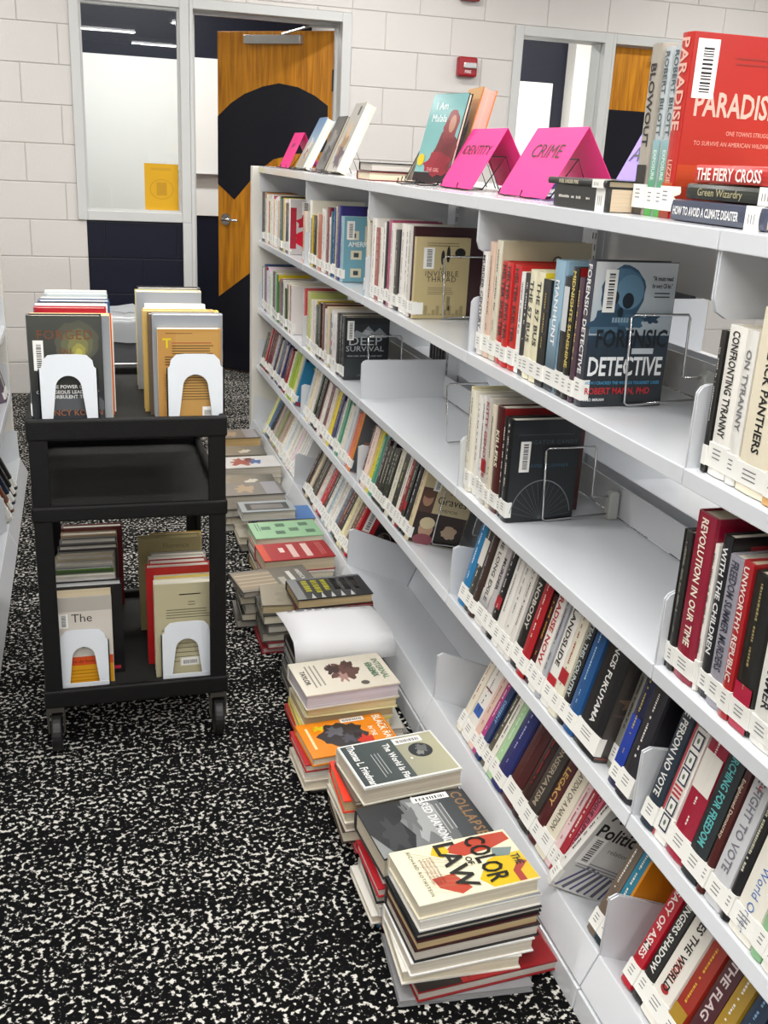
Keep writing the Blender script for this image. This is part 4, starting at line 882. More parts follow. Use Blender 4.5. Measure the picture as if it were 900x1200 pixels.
def wood():
    m = bpy.data.materials.new('orange_veneer'); m.use_nodes = True; nt = m.node_tree; b = nt.nodes['Principled BSDF']
    tc = nt.nodes.new('ShaderNodeTexCoord'); mp = nt.nodes.new('ShaderNodeMapping'); mp.inputs['Scale'].default_value = (9, 9, .7)
    w = nt.nodes.new('ShaderNodeTexNoise'); w.inputs['Scale'].default_value = 3.5; w.inputs['Detail'].default_value = 6; w.inputs['Distortion'].default_value = .6
    w2 = nt.nodes.new('ShaderNodeTexNoise'); w2.inputs['Scale'].default_value = 40; mp2 = nt.nodes.new('ShaderNodeMapping'); mp2.inputs['Scale'].default_value = (4, 4, .12)
    mxx = nt.nodes.new('ShaderNodeMath'); mxx.operation = 'MULTIPLY_ADD'; mxx.inputs[1].default_value = .35
    cr = nt.nodes.new('ShaderNodeValToRGB'); cr.color_ramp.elements[0].position = .45; cr.color_ramp.elements[0].color = rgb('a06006'); cr.color_ramp.elements[1].position = .8; cr.color_ramp.elements[1].color = rgb('d8901c')
    L = nt.links; L.new(tc.outputs['Object'], mp.inputs[0]); L.new(mp.outputs[0], w.inputs['Vector']); L.new(tc.outputs['Object'], mp2.inputs[0]); L.new(mp2.outputs[0], w2.inputs['Vector'])
    L.new(w2.outputs['Fac'], mxx.inputs[0]); L.new(w.outputs['Fac'], mxx.inputs[2]); L.new(mxx.outputs[0], cr.inputs[0]); L.new(cr.outputs[0], b.inputs['Base Color'])
    b.inputs['Roughness'].default_value = .35; return m
M_WOOD = wood(); M_CHROME = mat('c8c8c8', .18, 1.0); M_STEEL = mat('9a9a9c', .3, .9)
M_DNAVY = mat('0b0d1a', .3)
def door_leaf(label, mw, w, h, pats, mirror=False):
    # local x from hinge (0) to free edge (w), y thickness, z up; the face seen is local -y ... built with the print on -y
    t = thing('door', label, 'door', mw)
    MB().box(0, 0, .01, w, .045, h).build('leaf', M_WOOD, t, bevel=.002)
    for i, (p) in enumerate(pats):
        MB().ext([(a * w, b) for a, b in p], -.0012, .0, 'y').build('painted_panel', M_DNAVY, t)
    hd = MB().cyl((w - .07, -.012, .985), .034, .02, 'y', 24).build('handle', M_CHROME, t, smooth=False)
    MB().tube([(w - .07, -.01, .985), (w - .07, -.06, .985), (w - .1, -.068, .985), (w - .19, -.066, .985)], .009, 10).build('lever', M_CHROME, hd, smooth=True)
    return t
hx, hy, fx, fy = .665, 6.33, .045, 6.90
ang = math.atan2(fy - hy, fx - hx); dw = math.hypot(fx - hx, fy - hy)
# frame: local x -> towards free edge, -y must face the camera
ex = Vector((math.cos(ang), math.sin(ang), 0)); ez = Vector((0, 0, 1)); ey = ez.cross(ex)
flip = ey.y < 0
def arc(cx, cz, rx, rz, a0, a1, n=18): return [(cx + rx * math.cos(math.radians(a0 + (a1 - a0) * i / n)), cz + rz * math.sin(math.radians(a0 + (a1 - a0) * i / n))) for i in range(n + 1)]
top = arc(.56, 1.28, .62, .53, 28, 152)   # u measured from the free edge further down
disc = [(u, z) for u, z in [(0.05, 1.70), (.16, 1.755), (.3, 1.80), (.46, 1.82), (.6, 1.80), (.76, 1.755), (.88, 1.70), (1.0, 1.62)]] + [(1.0, 1.21), (.93, 1.17), (.85, 1.12), (.79, 1.17), (.72, 1.23), (.64, 1.30), (.5, 1.38), (.3, 1.42), (.05, 1.44)]
lower = [(1.0, .49), (.85, .58), (.65, .70), (.4, .82), (.0, .9), (0, .012), (1.0, .012)]
door = thing('door', 'orange wood door with navy painted circle, standing open into the room', 'door', Matrix(((ex.x, -ex.y if False else 0, 0, hx), (0, 1, 0, hy), (0, 0, 1, 0), (0, 0, 0, 1))) if False else T(hx, hy, 0) @ RZ(math.degrees(ang)))
# local x runs hinge -> free edge; local +y faces the camera side because the leaf is turned past 90 degrees
MB().box(0, -.045, .01, dw, 0, 2.11).build('leaf', M_WOOD, door, bevel=.002)
for p in (disc, lower): MB().ext([(a * dw, b) for a, b in p], 0, .0014, 'y').build('painted_panel', M_DNAVY, door)
hd = MB().cyl((dw - .07, .01, .995), .036, .02, 'y', 24).build('handle', M_CHROME, door)
MB().tube([(dw - .07, .01, .995), (dw - .07, .055, .995), (dw - .1, .062, .995), (dw - .19, .06, .995)], .009, 10).build('lever', M_CHROME, hd, smooth=True)
cl = MB().box(.22, 0, 2.035, .62, .045, 2.085).build('door_closer', mat('b8b8b6', .3, .6), door, bevel=.004)
MB().tube([(.35, .03, 2.09), (.1, .13, 2.12), (-.02, .03, 2.125)], .008, 6).build('closer_arm', mat('b8b8b6', .3, .6), cl)
for z in (1.78, 1.05, .25): MB().box(-.012, -.01, z, .014, .012, z + .12).build('hinge', mat('3a3a3c', .4, .5), door)
dr2 = thing('door', 'orange wood door with navy lower half in the right doorway', 'door', T(2.425, YW + .05, 0))
MB().box(0, 0, .01, .872, .045, 2.155).build('leaf', M_WOOD, dr2, bevel=.002)
MB().box(0, -.0015, .012, .872, 0, 1.785).build('painted_panel', M_DNAVY, dr2)
MB().box(.28, -.045, 2.08, .62, 0, 2.12).build('door_closer', mat('d0d0cc', .3, .6), dr2)

pp = thing('poster', 'yellow paper with a faint round emblem taped to the window glass', 'paper', T(-.36, YW + .027, 1.21))
MB().box(-.10, -.0008, -.138, .092, .0008, .118).build('sheet', mat('dba60c', .7), pp)
em = MB(); F = Face(em, (-.10, -.0008, -.138), (1, 0, 0), (0, 0, 1), .192, .256); F.ring(.5, .45, .34, .03, 'c8960a', n=30, asp=.62); F.rect(.35, .32, .65, .6, 'c49208'); F.bars(.2, .85, .86, 1, .02, .05, 'cc9a0a')
em.build('emblem', M_PRINT, pp)

def alarm(x, z, label):
    t = thing('fire_alarm', label, 'fire alarm', T(x, YW - .006, z))
    MB().box(-.06, -.05, -.055, .06, 0, .055).build('housing', mat('9a1420', .35), t, bevel=.012, seg=3)
    MB().box(-.03, -.066, -.008, .05, -.04, .022).build('strobe', mat('e4e4e4', .1, .3), t, bevel=.005)
    m = MB(); text(m, 'FIRE', .016, (0, -.0512, -.035), (1, 0, 0), (0, 0, 1), K('e8d8d8')); m.build('lettering', M_PRINT, t)
alarm(1.44, 1.96, 'red fire alarm strobe at the middle of the white wall'); alarm(1.43, 2.37, 'upper red fire alarm cut by the top edge of the picture')

bn = thing('trash_bin', 'grey rubbish bin with clear plastic liner against the navy wall', 'bin', T(-.52, 5.86, 0))
b = MB(); b.add([(-.17, -.11, 0), (.17, -.11, 0), (.17, .11, 0), (-.17, .11, 0), (-.21, -.14, .52), (.21, -.14, .52), (.21, .14, .52), (-.21, .14, .52)], [(3, 2, 1, 0), (0, 1, 5, 4), (1, 2, 6, 5), (2, 3, 7, 6), (3, 0, 4, 7)]); b.build('body', mat('5c5e62', .5), bn)
MB().box(-.225, -.155, .49, .225, -.138, .53).box(-.225, .138, .49, .225, .155, .53).box(-.225, -.155, .49, -.207, .155, .53).box(.207, -.155, .49, .225, .155, .53).build('rim', mat('6a6c70', .5), bn, bevel=.004)
lb = MB(); rn = random.Random(4); n = 40; ring = []
for j, (zz, e) in enumerate(((.40, .012), (.45, .016), (.50, .02), (.545, .012), (.56, -.02), (.50, -.04))):
    for i in range(n):
        a = 2 * math.pi * i / n; cx, sx_ = math.cos(a), math.sin(a); m_ = max(abs(cx) / (.21 + e), abs(sx_) / (.145 + e)); jj = 1 + .02 * rn.random()
        ring.append((cx / m_ * jj, sx_ / m_ * jj, zz + .02 * (rn.random() - .5) * (1 if j < 5 else 0)))
lb.add(ring, [(j * n + i, j * n + (i + 1) % n, (j + 1) * n + (i + 1) % n, (j + 1) * n + i) for j in range(5) for i in range(n)])
M_LINER = mat('b4b8bb', .2, 0, .6); lb.build('liner', M_LINER, bn, smooth=True)

# ceiling fixtures, the added rear rows included
for i, (x, y) in enumerate(FIX + FIX_IN):
    t = thing('ceiling_light', 'long linear ceiling light above the library aisle or added behind the camera, out of view', 'light', T(x, y, CEIL), 'linear ceiling lights')
    MB().box(-.61, -.13, -.05, .61, .13, -.001).build('housing', mat('f0f0ee', .5), t)
    e = bpy.data.materials.get('light_diffuser')
    if e is None:
        e = bpy.data.materials.new('light_diffuser'); e.use_nodes = True; q = e.node_tree.nodes['Principled BSDF']; q.inputs['Emission Color'].default_value = (1, .98, .95, 1); q.inputs['Emission Strength'].default_value = 6
    MB().box(-.58, -.1, -.056, .58, .1, -.0505).build('diffuser', e, t)

# ------------------------------------------------------------------ shelving runs
M_MET = mat('d9dce0', .2, 0, .5, .02, 40); M_METE = mat('d8dade', .3, 0, .3)
JOINTS = [-.585, .329, 1.243, 2.157, 3.071, 3.985, 5.045]
TILT3, TILT4 = 14.0, 24.0
X3, Z3, X4, Z4 = 0.0, .41, -.02, .118
def shelving(label, x0, sx, js, back=True, group=None, foot=-.057):
    t = thing('shelving_run', label, 'shelving', T(x0, 0, 0), group)
    def X(a): return a * sx
    def EX(poly, ya, yb, axis='y'): return MB().ext([(X(a), b) for a, b in poly], ya, yb, axis)
    sides = (1, -1) if back else (1,)
    D = .62
    def mx(a, s): return a if s > 0 else D - a
    for i in range(len(js) - 1):
        ya, yb = js[i] + .0015, js[i + 1] - .0015
        # canopy top
        o = EX([(0, 1.357), (D, 1.357), (D, 1.329), (D - .012, 1.329), (D - .012, 1.345), (.012, 1.345), (.012, 1.329), (0, 1.329)], ya, yb).build('canopy', M_MET, t, bevel=.0015)
        for yy in (ya, yb - .003): EX([(.006, 1.345), (.26, 1.345), (.26, 1.235), (.03, 1.235), (.012, 1.245), (.006, 1.262)], yy, yy + .003).build('canopy_bracket', M_MET, o)
        MB().ext([(X(D / 2 - .001), 1.20), (X(D / 2 + .001), 1.20), (X(D / 2 + .001), 1.345), (X(D / 2 - .001), 1.345)], ya + .016, yb - .016, 'y').build('center_panel', M_MET, t)
        for s in sides:
            for z in (1.016, .69):
                m = MB().ext([(X(mx(a, s)), b) for a, b in [(0, z), (.29, z), (.29, z - .010), (.012, z - .010), (.012, z - .027), (0, z - .027)]], ya, yb, 'y')
                o = m.build('shelf', M_MET, t, bevel=.0018)
                for yy in (ya, yb - .0025):
                    MB().ext([(X(mx(a, s)), b) for a, b in [(.004, z), (.288, z), (.288, z + .125), (.02, z + .125), (.010, z + .121), (.004, z + .112)]], yy, yy + .0025, 'y').build('end_bracket', M_MET, o)
                MB().ext([(X(mx(a, s)), b) for a, b in [(.286, z + .004), (.289, z + .004), (.289, z + .075), (.286, z + .075)]], ya + .003, yb - .003, 'y').build('backstop', M_METE, o)
            for (xx, zz, tl, lp) in ((X3, Z3, TILT3, .027), (X4, Z4, TILT4, .072)):
                c_, s_ = math.cos(math.radians(tl)), math.sin(math.radians(tl))
                def P(u, v): return (X(mx(xx + u * c_ + v * s_, s)), zz - u * s_ + v * c_)
                o = MB().ext([P(0, 0), P(.25, 0), P(.25, -.008), P(.010, -.008), P(.010, -lp), P(0, -lp)], ya, yb, 'y').build('shelf', M_MET, t, bevel=.0018)
                MB().ext([P(.245, .001), P(.248, .001), P(.248, .21), P(.245, .21)], ya + .003, yb - .003, 'y').build('backstop', M_MET, o)
                hB = .125
                for yy in (ya, yb - .0025):
                    MB().ext([P(.003, 0), P(.243, .0), P(.243, .13), (X(mx(xx + .02, s)), zz + hB), (X(mx(xx + .006, s)), zz + hB - .006), ], yy, yy + .0025, 'y').build('end_bracket', M_MET, o)
            # base
            MB().ext([(X(mx(a, s)), b) for a, b in [(foot, 0), (foot + .005, .046), (foot + .027, .046), (foot + .027, .005), (.29, .005), (.29, 0)]], ya, yb, 'y').build('base', M_MET, t, bevel=.002)
    for j, y in enumerate(js):
        yy = min(y, js[-1] - .02)
        m = MB().box(X(D / 2 - .018), yy - .014, 0, X(D / 2 + .018), yy + .014, 1.33); o = m.build('upright', M_METE, t)
        sl = MB()
        for k in range(48):
            z = .08 + k * .0254
            for q in (-1, 1): sl.box(X(D / 2 - .0186 * 1), yy + q * .007 - .0015, z, X(D / 2 - .0178), yy + q * .007 + .0015, z + .014)
        g = sl.build('slots', mat('1c1e22', .7), o)
    ye = js[-1]
    if back: MB().box(X(-.0006), ye - .16, 1.331, X(0), ye - .02, 1.352).build('shelf_tape', mat('e0dab0', .5), t)
    e_ = -.03 if back else 0.0
    EX([(e_, 0), (D + .03, 0), (D + .03, 1.357), (e_, 1.357)], ye, ye + .06).build('end_panel', mat('dddad2', .4), t, bevel=.003)
    return t
shelving('long white metal double sided library shelving run with sloped lower shelves', 0, 1, JOINTS)
shelving('white metal shelving run at the left edge across the aisle', -1.15, -1, [1.70, 2.62, 3.56, 4.47], back=False, foot=-.02)

# ------------------------------------------------------------------ books on the shelves
LVP = {'L1': (.012, 1.0165, 0), 'L2': (.012, .6905, 0), 'L3': (.004, Z3, TILT3), 'L4': (-.012, Z4, TILT4)}
LMK = {'L1A': 3, 'L2A': 8, 'L3A': 7, 'L3B': 18, 'L4A': 0, 'L4B': 99, 'L4C': 99}
def split_row(key, items):
    # far books measured as one span are really several thin ones; keep clear of the bay brackets too
    rr = random.Random(key); out = []
    for (y0, y1, col, h, w, ti, tc, op) in items:
        t = y0 - y1; m = 1
        if t > .052 and not ti and key not in LMK: m = math.ceil(t / .040)
        for j in range(m):
            c, hh = col, h
            if j < m - 1:
                if rr.random() < .35: c = rr.choice(['e9e5dc', '3a3634', '8c1820', 'd8c8a8', '5a6a7a', 'c8c4b8'])
                else: c = ''.join('%02x' % max(8, min(245, int(col[z:z + 2], 16) + rr.randint(-26, 26))) for z in (0, 2, 4))
                hh = h - rr.choice([0, .006, .014, .02])
            last = j == m - 1
            r = [y0 - t * j / m, y0 - t * (j + 1) / m, c, hh, w, ti if last else '', tc if last else '', op if last else '']
            for q in JOINTS[1:-1]:
                if r[1] < q + .007 and r[0] > q - .007:
                    if (r[0] + r[1]) / 2 > q: r[1] = q + .007
                    else: r[0] = q - .007
            if r[0] - r[1] < .006: r[0] = r[1] + .006
            out.append(r)
    return out
for key, lv, land, sh, items in ROWS:
    items = split_row(key, items)
    X0, Z0, TL = LVP[lv]; n = len(items); lm = LMK.get(key, n - 1); rn = random.Random(key)
    for i, (ya, yb, col, h, w, ti, tc, op) in enumerate(items):
        t = abs(ya - yb) - .0014; yc = (ya + yb) / 2
        d = rn.uniform(0, .007) if lm != i else .004
        if op == 'deep': d = .035
        if op == 'ampol': continue
        pos = T(X0 + d * math.cos(math.radians(TL)), yc, Z0 + .0012 - d * math.sin(math.radians(TL))) @ RY(TL)
        size = 'slim ' if t < .015 else ('thick ' if t > .036 else '')
        kind = 'hardback' if h > .213 else 'paperback'
        cn = cname(col)
        k = lm - i if lm < 90 else n - i
        if k == 0: lab = 'book with ' + land + ', ' + sh
        else: lab = '%s%s %s, %s %s %s' % (size, cn, kind, ORD[abs(k)] if abs(k) > 1 else 'next', 'behind' if k > 0 else 'in front of', land)
        lab = lab.replace('with the ', 'with a ')
        ww = lab.split()
        if len(ww) + 4 <= 15 and k != 0: lab += ', ' + ' '.join(sh.split(',')[0].split())
        if len(lab.split()) > 16: lab = ' '.join(lab.split()[:16])
        book(pos, w, h, t, col, lab, 'books on the ' + sh, title=ti, tcol=tc, opt=op, page=rn.choice(['e6dcc6', 'dfd6c4', 'ece6d8', 'd8ccb0']), sticker=not (col in ('4a1210',) and False))
# the leaning white book hanging over the lip of the bottom shelf
book(T(-.036, 1.425, .134) @ RY(26) @ RX(10) @ RZ(-5), .16, .235, .022, 'dedcd6', 'leaning white book with black blackletter title and flag, bottom shelf', 'books on the bottom shelf, middle bay', opt='art_ampol')

# wire bookends
def wire(x, y, z, label, rot=0):
    t = thing('wire_bookend', label, 'bookend', T(x, y, z) @ RY(rot))
    MB().tube([(.172, 0, .052), (.126, 0, .052), (.122, 0, .056), (.120, 0, .162), (.116, 0, .168), (.006, 0, .168), (0, 0, .162), (.008, 0, .008), (.014, 0, .003), (.172, 0, .012)], .0024, 8).build('wire', M_CHROME, t, smooth=True)
    MB().ext([(.162, .0), (.186, .0), (.186, .062), (.172, .066), (.162, .058)], -.011, .011, 'y').build('clip', mat('c4c6c0', .3, 0, .3), t, bevel=.003)
wire(.095, 1.6095, 1.017, 'chrome wire bookend pressed against the blue skull cover')
wire(.095, 1.888, .691, 'chrome wire bookend pressed against the black cover with white spokes')
wire(.095, 2.52, .691, 'chrome wire bookend standing alone on the empty second shelf')
wire(.095, 2.6145, 1.017, 'chrome wire bookend in front of the tan cover with two figures')
wire(.075, 3.26, .691, 'chrome wire bookend in front of the black mountain cover')
wire(.07, 2.5155, .3985, 'chrome wire bookend in front of the sepia cover with children', TILT3)

# books seen through on the far side
for i, (y, c, t, h) in enumerate(((2.29, '1a1a1a', .03, .235), (2.255, 'a8181c', .03, .225), (2.22, 'e4e0da', .028, .22), (2.19, '26262a', .03, .24))):
    book(T(.43, y, 1.0165), .15, h, t, c, '%s book on the opposite side, seen through the gap, %s' % (cname(c), ('farthest', 'second farthest', 'second nearest', 'nearest')[i]), 'books on the opposite side, top gap')
for i in range(9):
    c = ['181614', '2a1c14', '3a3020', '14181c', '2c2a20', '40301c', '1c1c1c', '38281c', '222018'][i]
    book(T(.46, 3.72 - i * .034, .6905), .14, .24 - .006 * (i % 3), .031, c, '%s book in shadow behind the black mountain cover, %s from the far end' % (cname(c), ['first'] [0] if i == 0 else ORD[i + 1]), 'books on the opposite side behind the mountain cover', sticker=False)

# left edge shelving books (spines to the aisle, tops lean away)
for (yy, lv, t, h, c, ar) in ((4.30, 'L3', .03, .23, '5c4a58', 'art_purple'), (4.335, 'L3', .028, .21, '2a3c50', ''), (4.37, 'L3', .028, .2, 'c8c4b8', ''), (4.405, 'L3', .03, .215, '4a2020', ''),
                         (4.02, 'L4', .03, .22, '1c1c1e', ''), (3.93, 'L4', .028, .2, '24201c', ''), (3.84, 'L4', .03, .21, '223048', ''), (3.75, 'L4', .034, .22, '6a3a20', ''), (3.66, 'L4', .03, .21, 'd8d4cc', ''),
                         (3.48, 'L3', .03, .22, '2a2a2c', ''), (3.44, 'L3', .03, .2, 'b8b4ac', '')):
    X0, Z0, TL = LVP[lv]
    dd = .02 if lv == 'L4' else 0
    mw = T(-1.15 - X0 + dd, yy, Z0 + .001 + dd * math.sin(math.radians(TL))) @ RY(-TL) @ RZ(180)
    nm = {4.30: 'purple swirled cover with a brown band on the left edge shelving', 4.335: 'blue grey book right behind the purple swirled cover, left edge', 4.37: 'pale book second behind the purple swirled cover, left edge', 4.405: 'maroon book third behind the purple swirled cover, left edge',
          4.02: 'black book farthest on the lowest left edge shelf', 3.93: 'dark brown book second farthest on the lowest left edge shelf', 3.84: 'navy book in the middle of the lowest left edge shelf', 3.75: 'brown book second nearest on the lowest left edge shelf', 3.66: 'white book nearest on the lowest left edge shelf',
          3.48: 'dark book at the left frame edge, upper sloped shelf', 3.44: 'pale grey book at the left frame edge, upper sloped shelf'}[yy]
    book(mw, .15, h, t, c, nm, 'books on the left edge shelving', art=ar, back=True)

# ------------------------------------------------------------------ on the canopy top
ZT = 1.3575
M_WIRE = mat('141414', .35, .3)
def easel(x, y, w, ang, label, depth=.115, h=.085):
    # small black wire display stand: front hooks, back legs; local -y is the front
    t = thing('wire_easel', label, 'display stand', T(x, y, ZT) @ RZ(ang))
    for q in (-w / 2, w / 2):
        MB().tube([(q, -.046, .018), (q, -.05, .005), (q, -.034, .0025), (q, .02, .0035), (q, .078, h), (q, depth, .003)], .0017, 6).build('leg', M_WIRE, t)
    MB().tube([(-w / 2, .078, h), (w / 2, .078, h)], .0017, 6).box(-w / 2, .018, .0048, w / 2, .0205, .0072).build('crossbar', M_WIRE, t)
    return t
def tent(y0, y1, x0, dx, hgt, color, word, label, tx=None, sz=.03):
    # folded card: ridge along Y, front panel faces the aisle (-X)
    t = thing('tent_sign', label, 'sign', T(x0, 0, ZT + .004))
    th = .0008
    MB().ext([(0, 0), (dx, hgt), (dx + .001, hgt), (.0012, 0)], y0, y1, 'y').build('front_panel', mat(color, .6), t)
    MB().ext([(dx, hgt), (dx + .001, hgt), (2 * dx + .002, .008), (2 * dx, .008)], y0, y1, 'y').build('rear_panel', mat(color, .6), t)
    if word:
        L = math.hypot(dx, hgt); up = Vector((dx / L, 0, hgt / L)); n = Vector((-hgt / L, 0, dx / L))
        m = MB(); text(m, word, sz, Vector((0, tx if tx else (y0 + y1) / 2, 0)) + up * L * .56 + n * .001, (0, -1, 0), up, K('141018'), 1.15, 0); m.build('lettering', M_PRINT, t)
    return t
tent(4.62, 4.84, .06, .07, .15, 'e0287e', 'POV', 'small far pink tent sign beside the first leaning book', sz=.022)
tent(2.464, 2.704, .10, .085, .148, 'e0287e', 'IDENTITY', 'pink tent sign reading IDENTITY on top of the shelving', sz=.027)
tent(2.01, 2.265, .09, .085, .145, 'e0287e', 'CRIME', 'pink tent sign reading CRIME on top of the shelving', sz=.033)
tent(1.70, 1.88, .155, .075, .145, '9c86e0', 'ADV', 'lilac tent sign starting with ADV beside the beige standing book', tx=1.815, sz=.034)
tb = tent(2.52, 2.66, .31, .05, .13, '5a50b8', '', 'dark violet tent sign behind the IDENTITY sign')
easel(.131, 2.58, .12, -90, 'black wire stand under the IDENTITY sign'); easel(.115, 2.14, .12, -90, 'black wire stand under the CRIME sign')
easel(.085, 4.73, .1, -90, 'black wire stand under the small far pink sign'); easel(.18, 1.80, .1, -90, 'black wire stand under the lilac sign')
def onstand(x, y, yaw, lean, w, h, t, col, art, label, page='e6dcc6', st=True):
    # cover faces the aisle; local frame: spine at far side
    mw = T(x, y, ZT + .012) @ RZ(-90 + yaw) @ RX(-lean) @ T(0, t / 2, 0)
    book(mw, w, h, t, col, label, 'books displayed on top of the shelving', art=art, page=page, sticker=False)
    if st: easel(x + .002, y - w / 2, .09, -90 + yaw, 'black wire stand holding the ' + label.split(' on a')[0].split(' leaning')[0])
onstand(.06, 4.47, 0, 27, .155, .225, .034, 'b8c4cc', 'art_sky', 'pale book with blue sky cover leaning on a stand, far end', 'efe8d8')
onstand(.06, 4.08, 0, 24, .15, .215, .012, '1c1a1a', 'art_mono', 'thin dark photographic book leaning between two thick books')
onstand(.06, 3.885, 0, 24, .16, .262, .038, 'd8d4c8', 'art_glam', 'tall cream book with golden dress cover leaning on a stand', 'efe8d4')
onstand(.15, 3.12, -24, 26, .16, .24, .008, '191818', '', 'thin black book leaning behind the teal portrait cover', 'b0a890')
onstand(.07, 2.86, 16, 15, .165, .238, .012, '2a2022', 'art_woman', 'teal cover of a woman in a red shawl on a stand')
onstand(.165, 2.875, -6, 14, .16, .255, .04, 'c9782c', 'art_orangebk', 'orange book with a dark figure cover on a stand', 'cfa898')
def flat(x, y, z, h, w, t, col, label, title='', tcol='', yaw=0, art=None, page='d8c8a8', st=True, opt='', tsize=None):
    # lying flat, spine facing the aisle (-X), tail towards the camera
    mw = T(x, y, z + t / 2) @ RZ(yaw) @ axes((1, 0, 0), (0, 0, -1), (0, 1, 0))
    book(mw, w, h, t, col, label, 'books lying on top of the shelving', title=title, tcol=tcol, art=art, page=page, sticker=st, opt=opt, tsize=tsize)
# pair lying across with pages to the camera
def flatx(x, y, z, h, w, t, col, label, page='e4dcc8', yaw=0, art=None, grp='books lying on top of the shelving', hard=True):
    # lying flat: spine on the far side, fore-edge to the camera, tail to the aisle
    mw = T(x, y, z + t / 2) @ RZ(yaw) @ axes((0, -1, 0), (0, 0, -1), (1, 0, 0))
    return book(mw, w, h, t, col, label, grp, hard=hard, art=art, page=page, sticker=False, title='')
flatx(.020, 3.285, ZT, .215, .15, .026, '7a1c24', 'maroon book lying flat, lower of the pair on the canopy', 'e8dcc0')
flatx(.028, 3.29, ZT + .0265, .215, .15, .026, '17181c', 'black book lying flat, upper of the pair on the canopy', 'd4cec6')
flat(.018, 1.603, ZT, .21, .15, .038, '2a2a28', 'thick dark book lying under the slim black book, canopy front', page='d8c4a8')
flat(.012, 1.602, ZT + .0385, .222, .15, .013, '121212', 'slim black book with red and white spine lettering lying on top', 'FUEL UNDER FIRE', 'd8d0b0', yaw=1)
def stand(x, y, h, w, t, col, label, **k): book(T(x, y, ZT), w, h, t, col, label, 'books standing on top of the shelving', **k)
stand(.06, 1.578, .262, .165, .034, 'a39c90', 'beige standing book with large black capitals down its spine', title='BLOWOUT', tcol='141414', tsize=.016, opt='blow')
stand(.062, 1.5435, .255, .16, .024, 'b4bcbe', 'grey and green spine standing next to the beige book', title='ROBERT BILOTT', tcol='4a5458', opt='exposure')
stand(.062, 1.5155, .255, .16, .024, 'b4bcbe', 'second grey and green spine, next to the big red cover', title='ROBERT BILOTT', tcol='4a5458', opt='exposure')
stand(.055, 1.483, .270, .175, .034, 'b8241c', 'large red standing book with huge pale title on its cover', title='PARADISE', tcol='e0b0a0', tsize=.02, opt='split', art='art_paradise')
flat(.035, 1.198, ZT, .232, .155, .031, '3a4054', 'slate blue book lying lowest in the near pile on the canopy', 'HOW TO AVOID A CLIMATE DISASTER', 'f0f0ee')
flat(.050, 1.193, ZT + .0325, .225, .155, .023, '262a22', 'dark green book lying in the middle of the near pile', 'Green Wizardry', 'c0b890')
flat(.052, 1.183, ZT + .0565, .222, .15, .026, 'b8201c', 'red book lying on top of the near pile on the canopy', 'THE FIERY CROSS', 'f4ece4', tsize=.0165)

# ------------------------------------------------------------------ piles on the carpet
FS = 'books piled on the carpet'
NB = ['lowest', 'second from bottom', 'third from bottom', 'fourth from bottom', 'fifth from bottom', 'sixth from bottom', 'seventh from bottom', 'eighth from bottom', 'ninth from bottom']
def pile(name, x, y, specs, topart, toplabel, seed=1):
    # x = aisle side edge, y = near (fore-edge) side; specs bottom to top: (colour, thickness, page, dx, dy, yaw, h, w)
    rn = random.Random(seed); z = 0.0008
    for i, s in enumerate(specs):
        col, t, pg = s[0], s[1], s[2]; dx, dy, yaw = (list(s[3:6]) + [0, 0, 0])[:3] if len(s) > 3 else (rn.uniform(-.012, .012), rn.uniform(-.008, .008), rn.uniform(-3, 3))
        h = s[6] if len(s) > 6 else .235; w = s[7] if len(s) > 7 else .155
        last = i == len(specs) - 1
        lab = toplabel if last else '%s book, %s in floor pile under %s' % (cname(col), NB[i], name)
        # rotate about the pile centre
        cx, cy = x + .118 + dx, y + .078 + dy
        mw = T(cx, cy, z + t / 2) @ RZ(yaw) @ T(-h / 2, w / 2, 0) @ axes((0, -1, 0), (0, 0, -1), (1, 0, 0))
        book(mw, w, h, t, col, lab, FS, hard=True if t > .018 else None, art=topart if last else (s[8] if len(s) > 8 else None), page=pg, sticker=False)
        z += t + .0008
    return z
G = 'c9c4b8'; CR = 'e8dfc8'; WH = 'efece4'; TA = 'd0b88c'
pile('the map cover', -.345, 1.325, [('8e8e90', .014, 'a8a8a8', .0, -.01, -5, .25, .17), ('8c1218', .022, 'c8c4bc', .035, .012, 3, .285, .2, 'art_redblk'), ('e4e0d6', .03, CR, -.01, .0, -3, .225, .155), ('ecebe8', .03, 'e0d8c8', .0, -.004, 2, .24, .16),
      ('1c1a1c', .026, 'ddd6ca', .006, -.002, 3, .245, .16), ('3a1618', .022, TA, .004, -.004, 4, .24, .16), ('14181c', .012, G, .006, .0, 4, .245, .16), ('e9e6df', .024, WH, .008, .002, 4, .238, .158, 'art_greyback'), ('e2dcc6', .031, CR, .004, .0, 5, .238, .148)],
     'art_law', 'cream map cover with red and yellow patches topping the nearest pile')
pile('the mountain cover', -.352, 1.505, [('2a5a70', .018, G), ('e4e0d8', .02, CR), ('b8b4ac', .024, WH), ('161616', .022, G), ('b8202c', .02, 'e8e0d8'), ('e0dcd4', .022, G), ('202224', .046, 'd8cdb8', .002, .008, 5, .24, .165)], 'art_collapse', 'grey mountain cover with tan capitals, pile behind the map cover', 2)
pile('the grey globe cover', -.35, 1.70, [('9a2830', .02, 'c8a8a0', .03, .02, 0), ('a83038', .016, 'd8d0c8', .01, .02, 2), ('3a2a24', .03, CR, -.01, .03, -2), ('e0d8cc', .02, 'd8ccb8', -.01, .035, 2), ('e8e2d0', .028, CR, -.01, .03, 0), ('e83820', .03, TA, -.012, .025, -2), ('6a5a50', .012, CR, .0, .01, 3), ('dedcd0', .040, 'ddd2bf', .002, .004, 7, .228, .165)], 'art_flat', 'dark cover with a grey globe and white border topping its pile', 3)
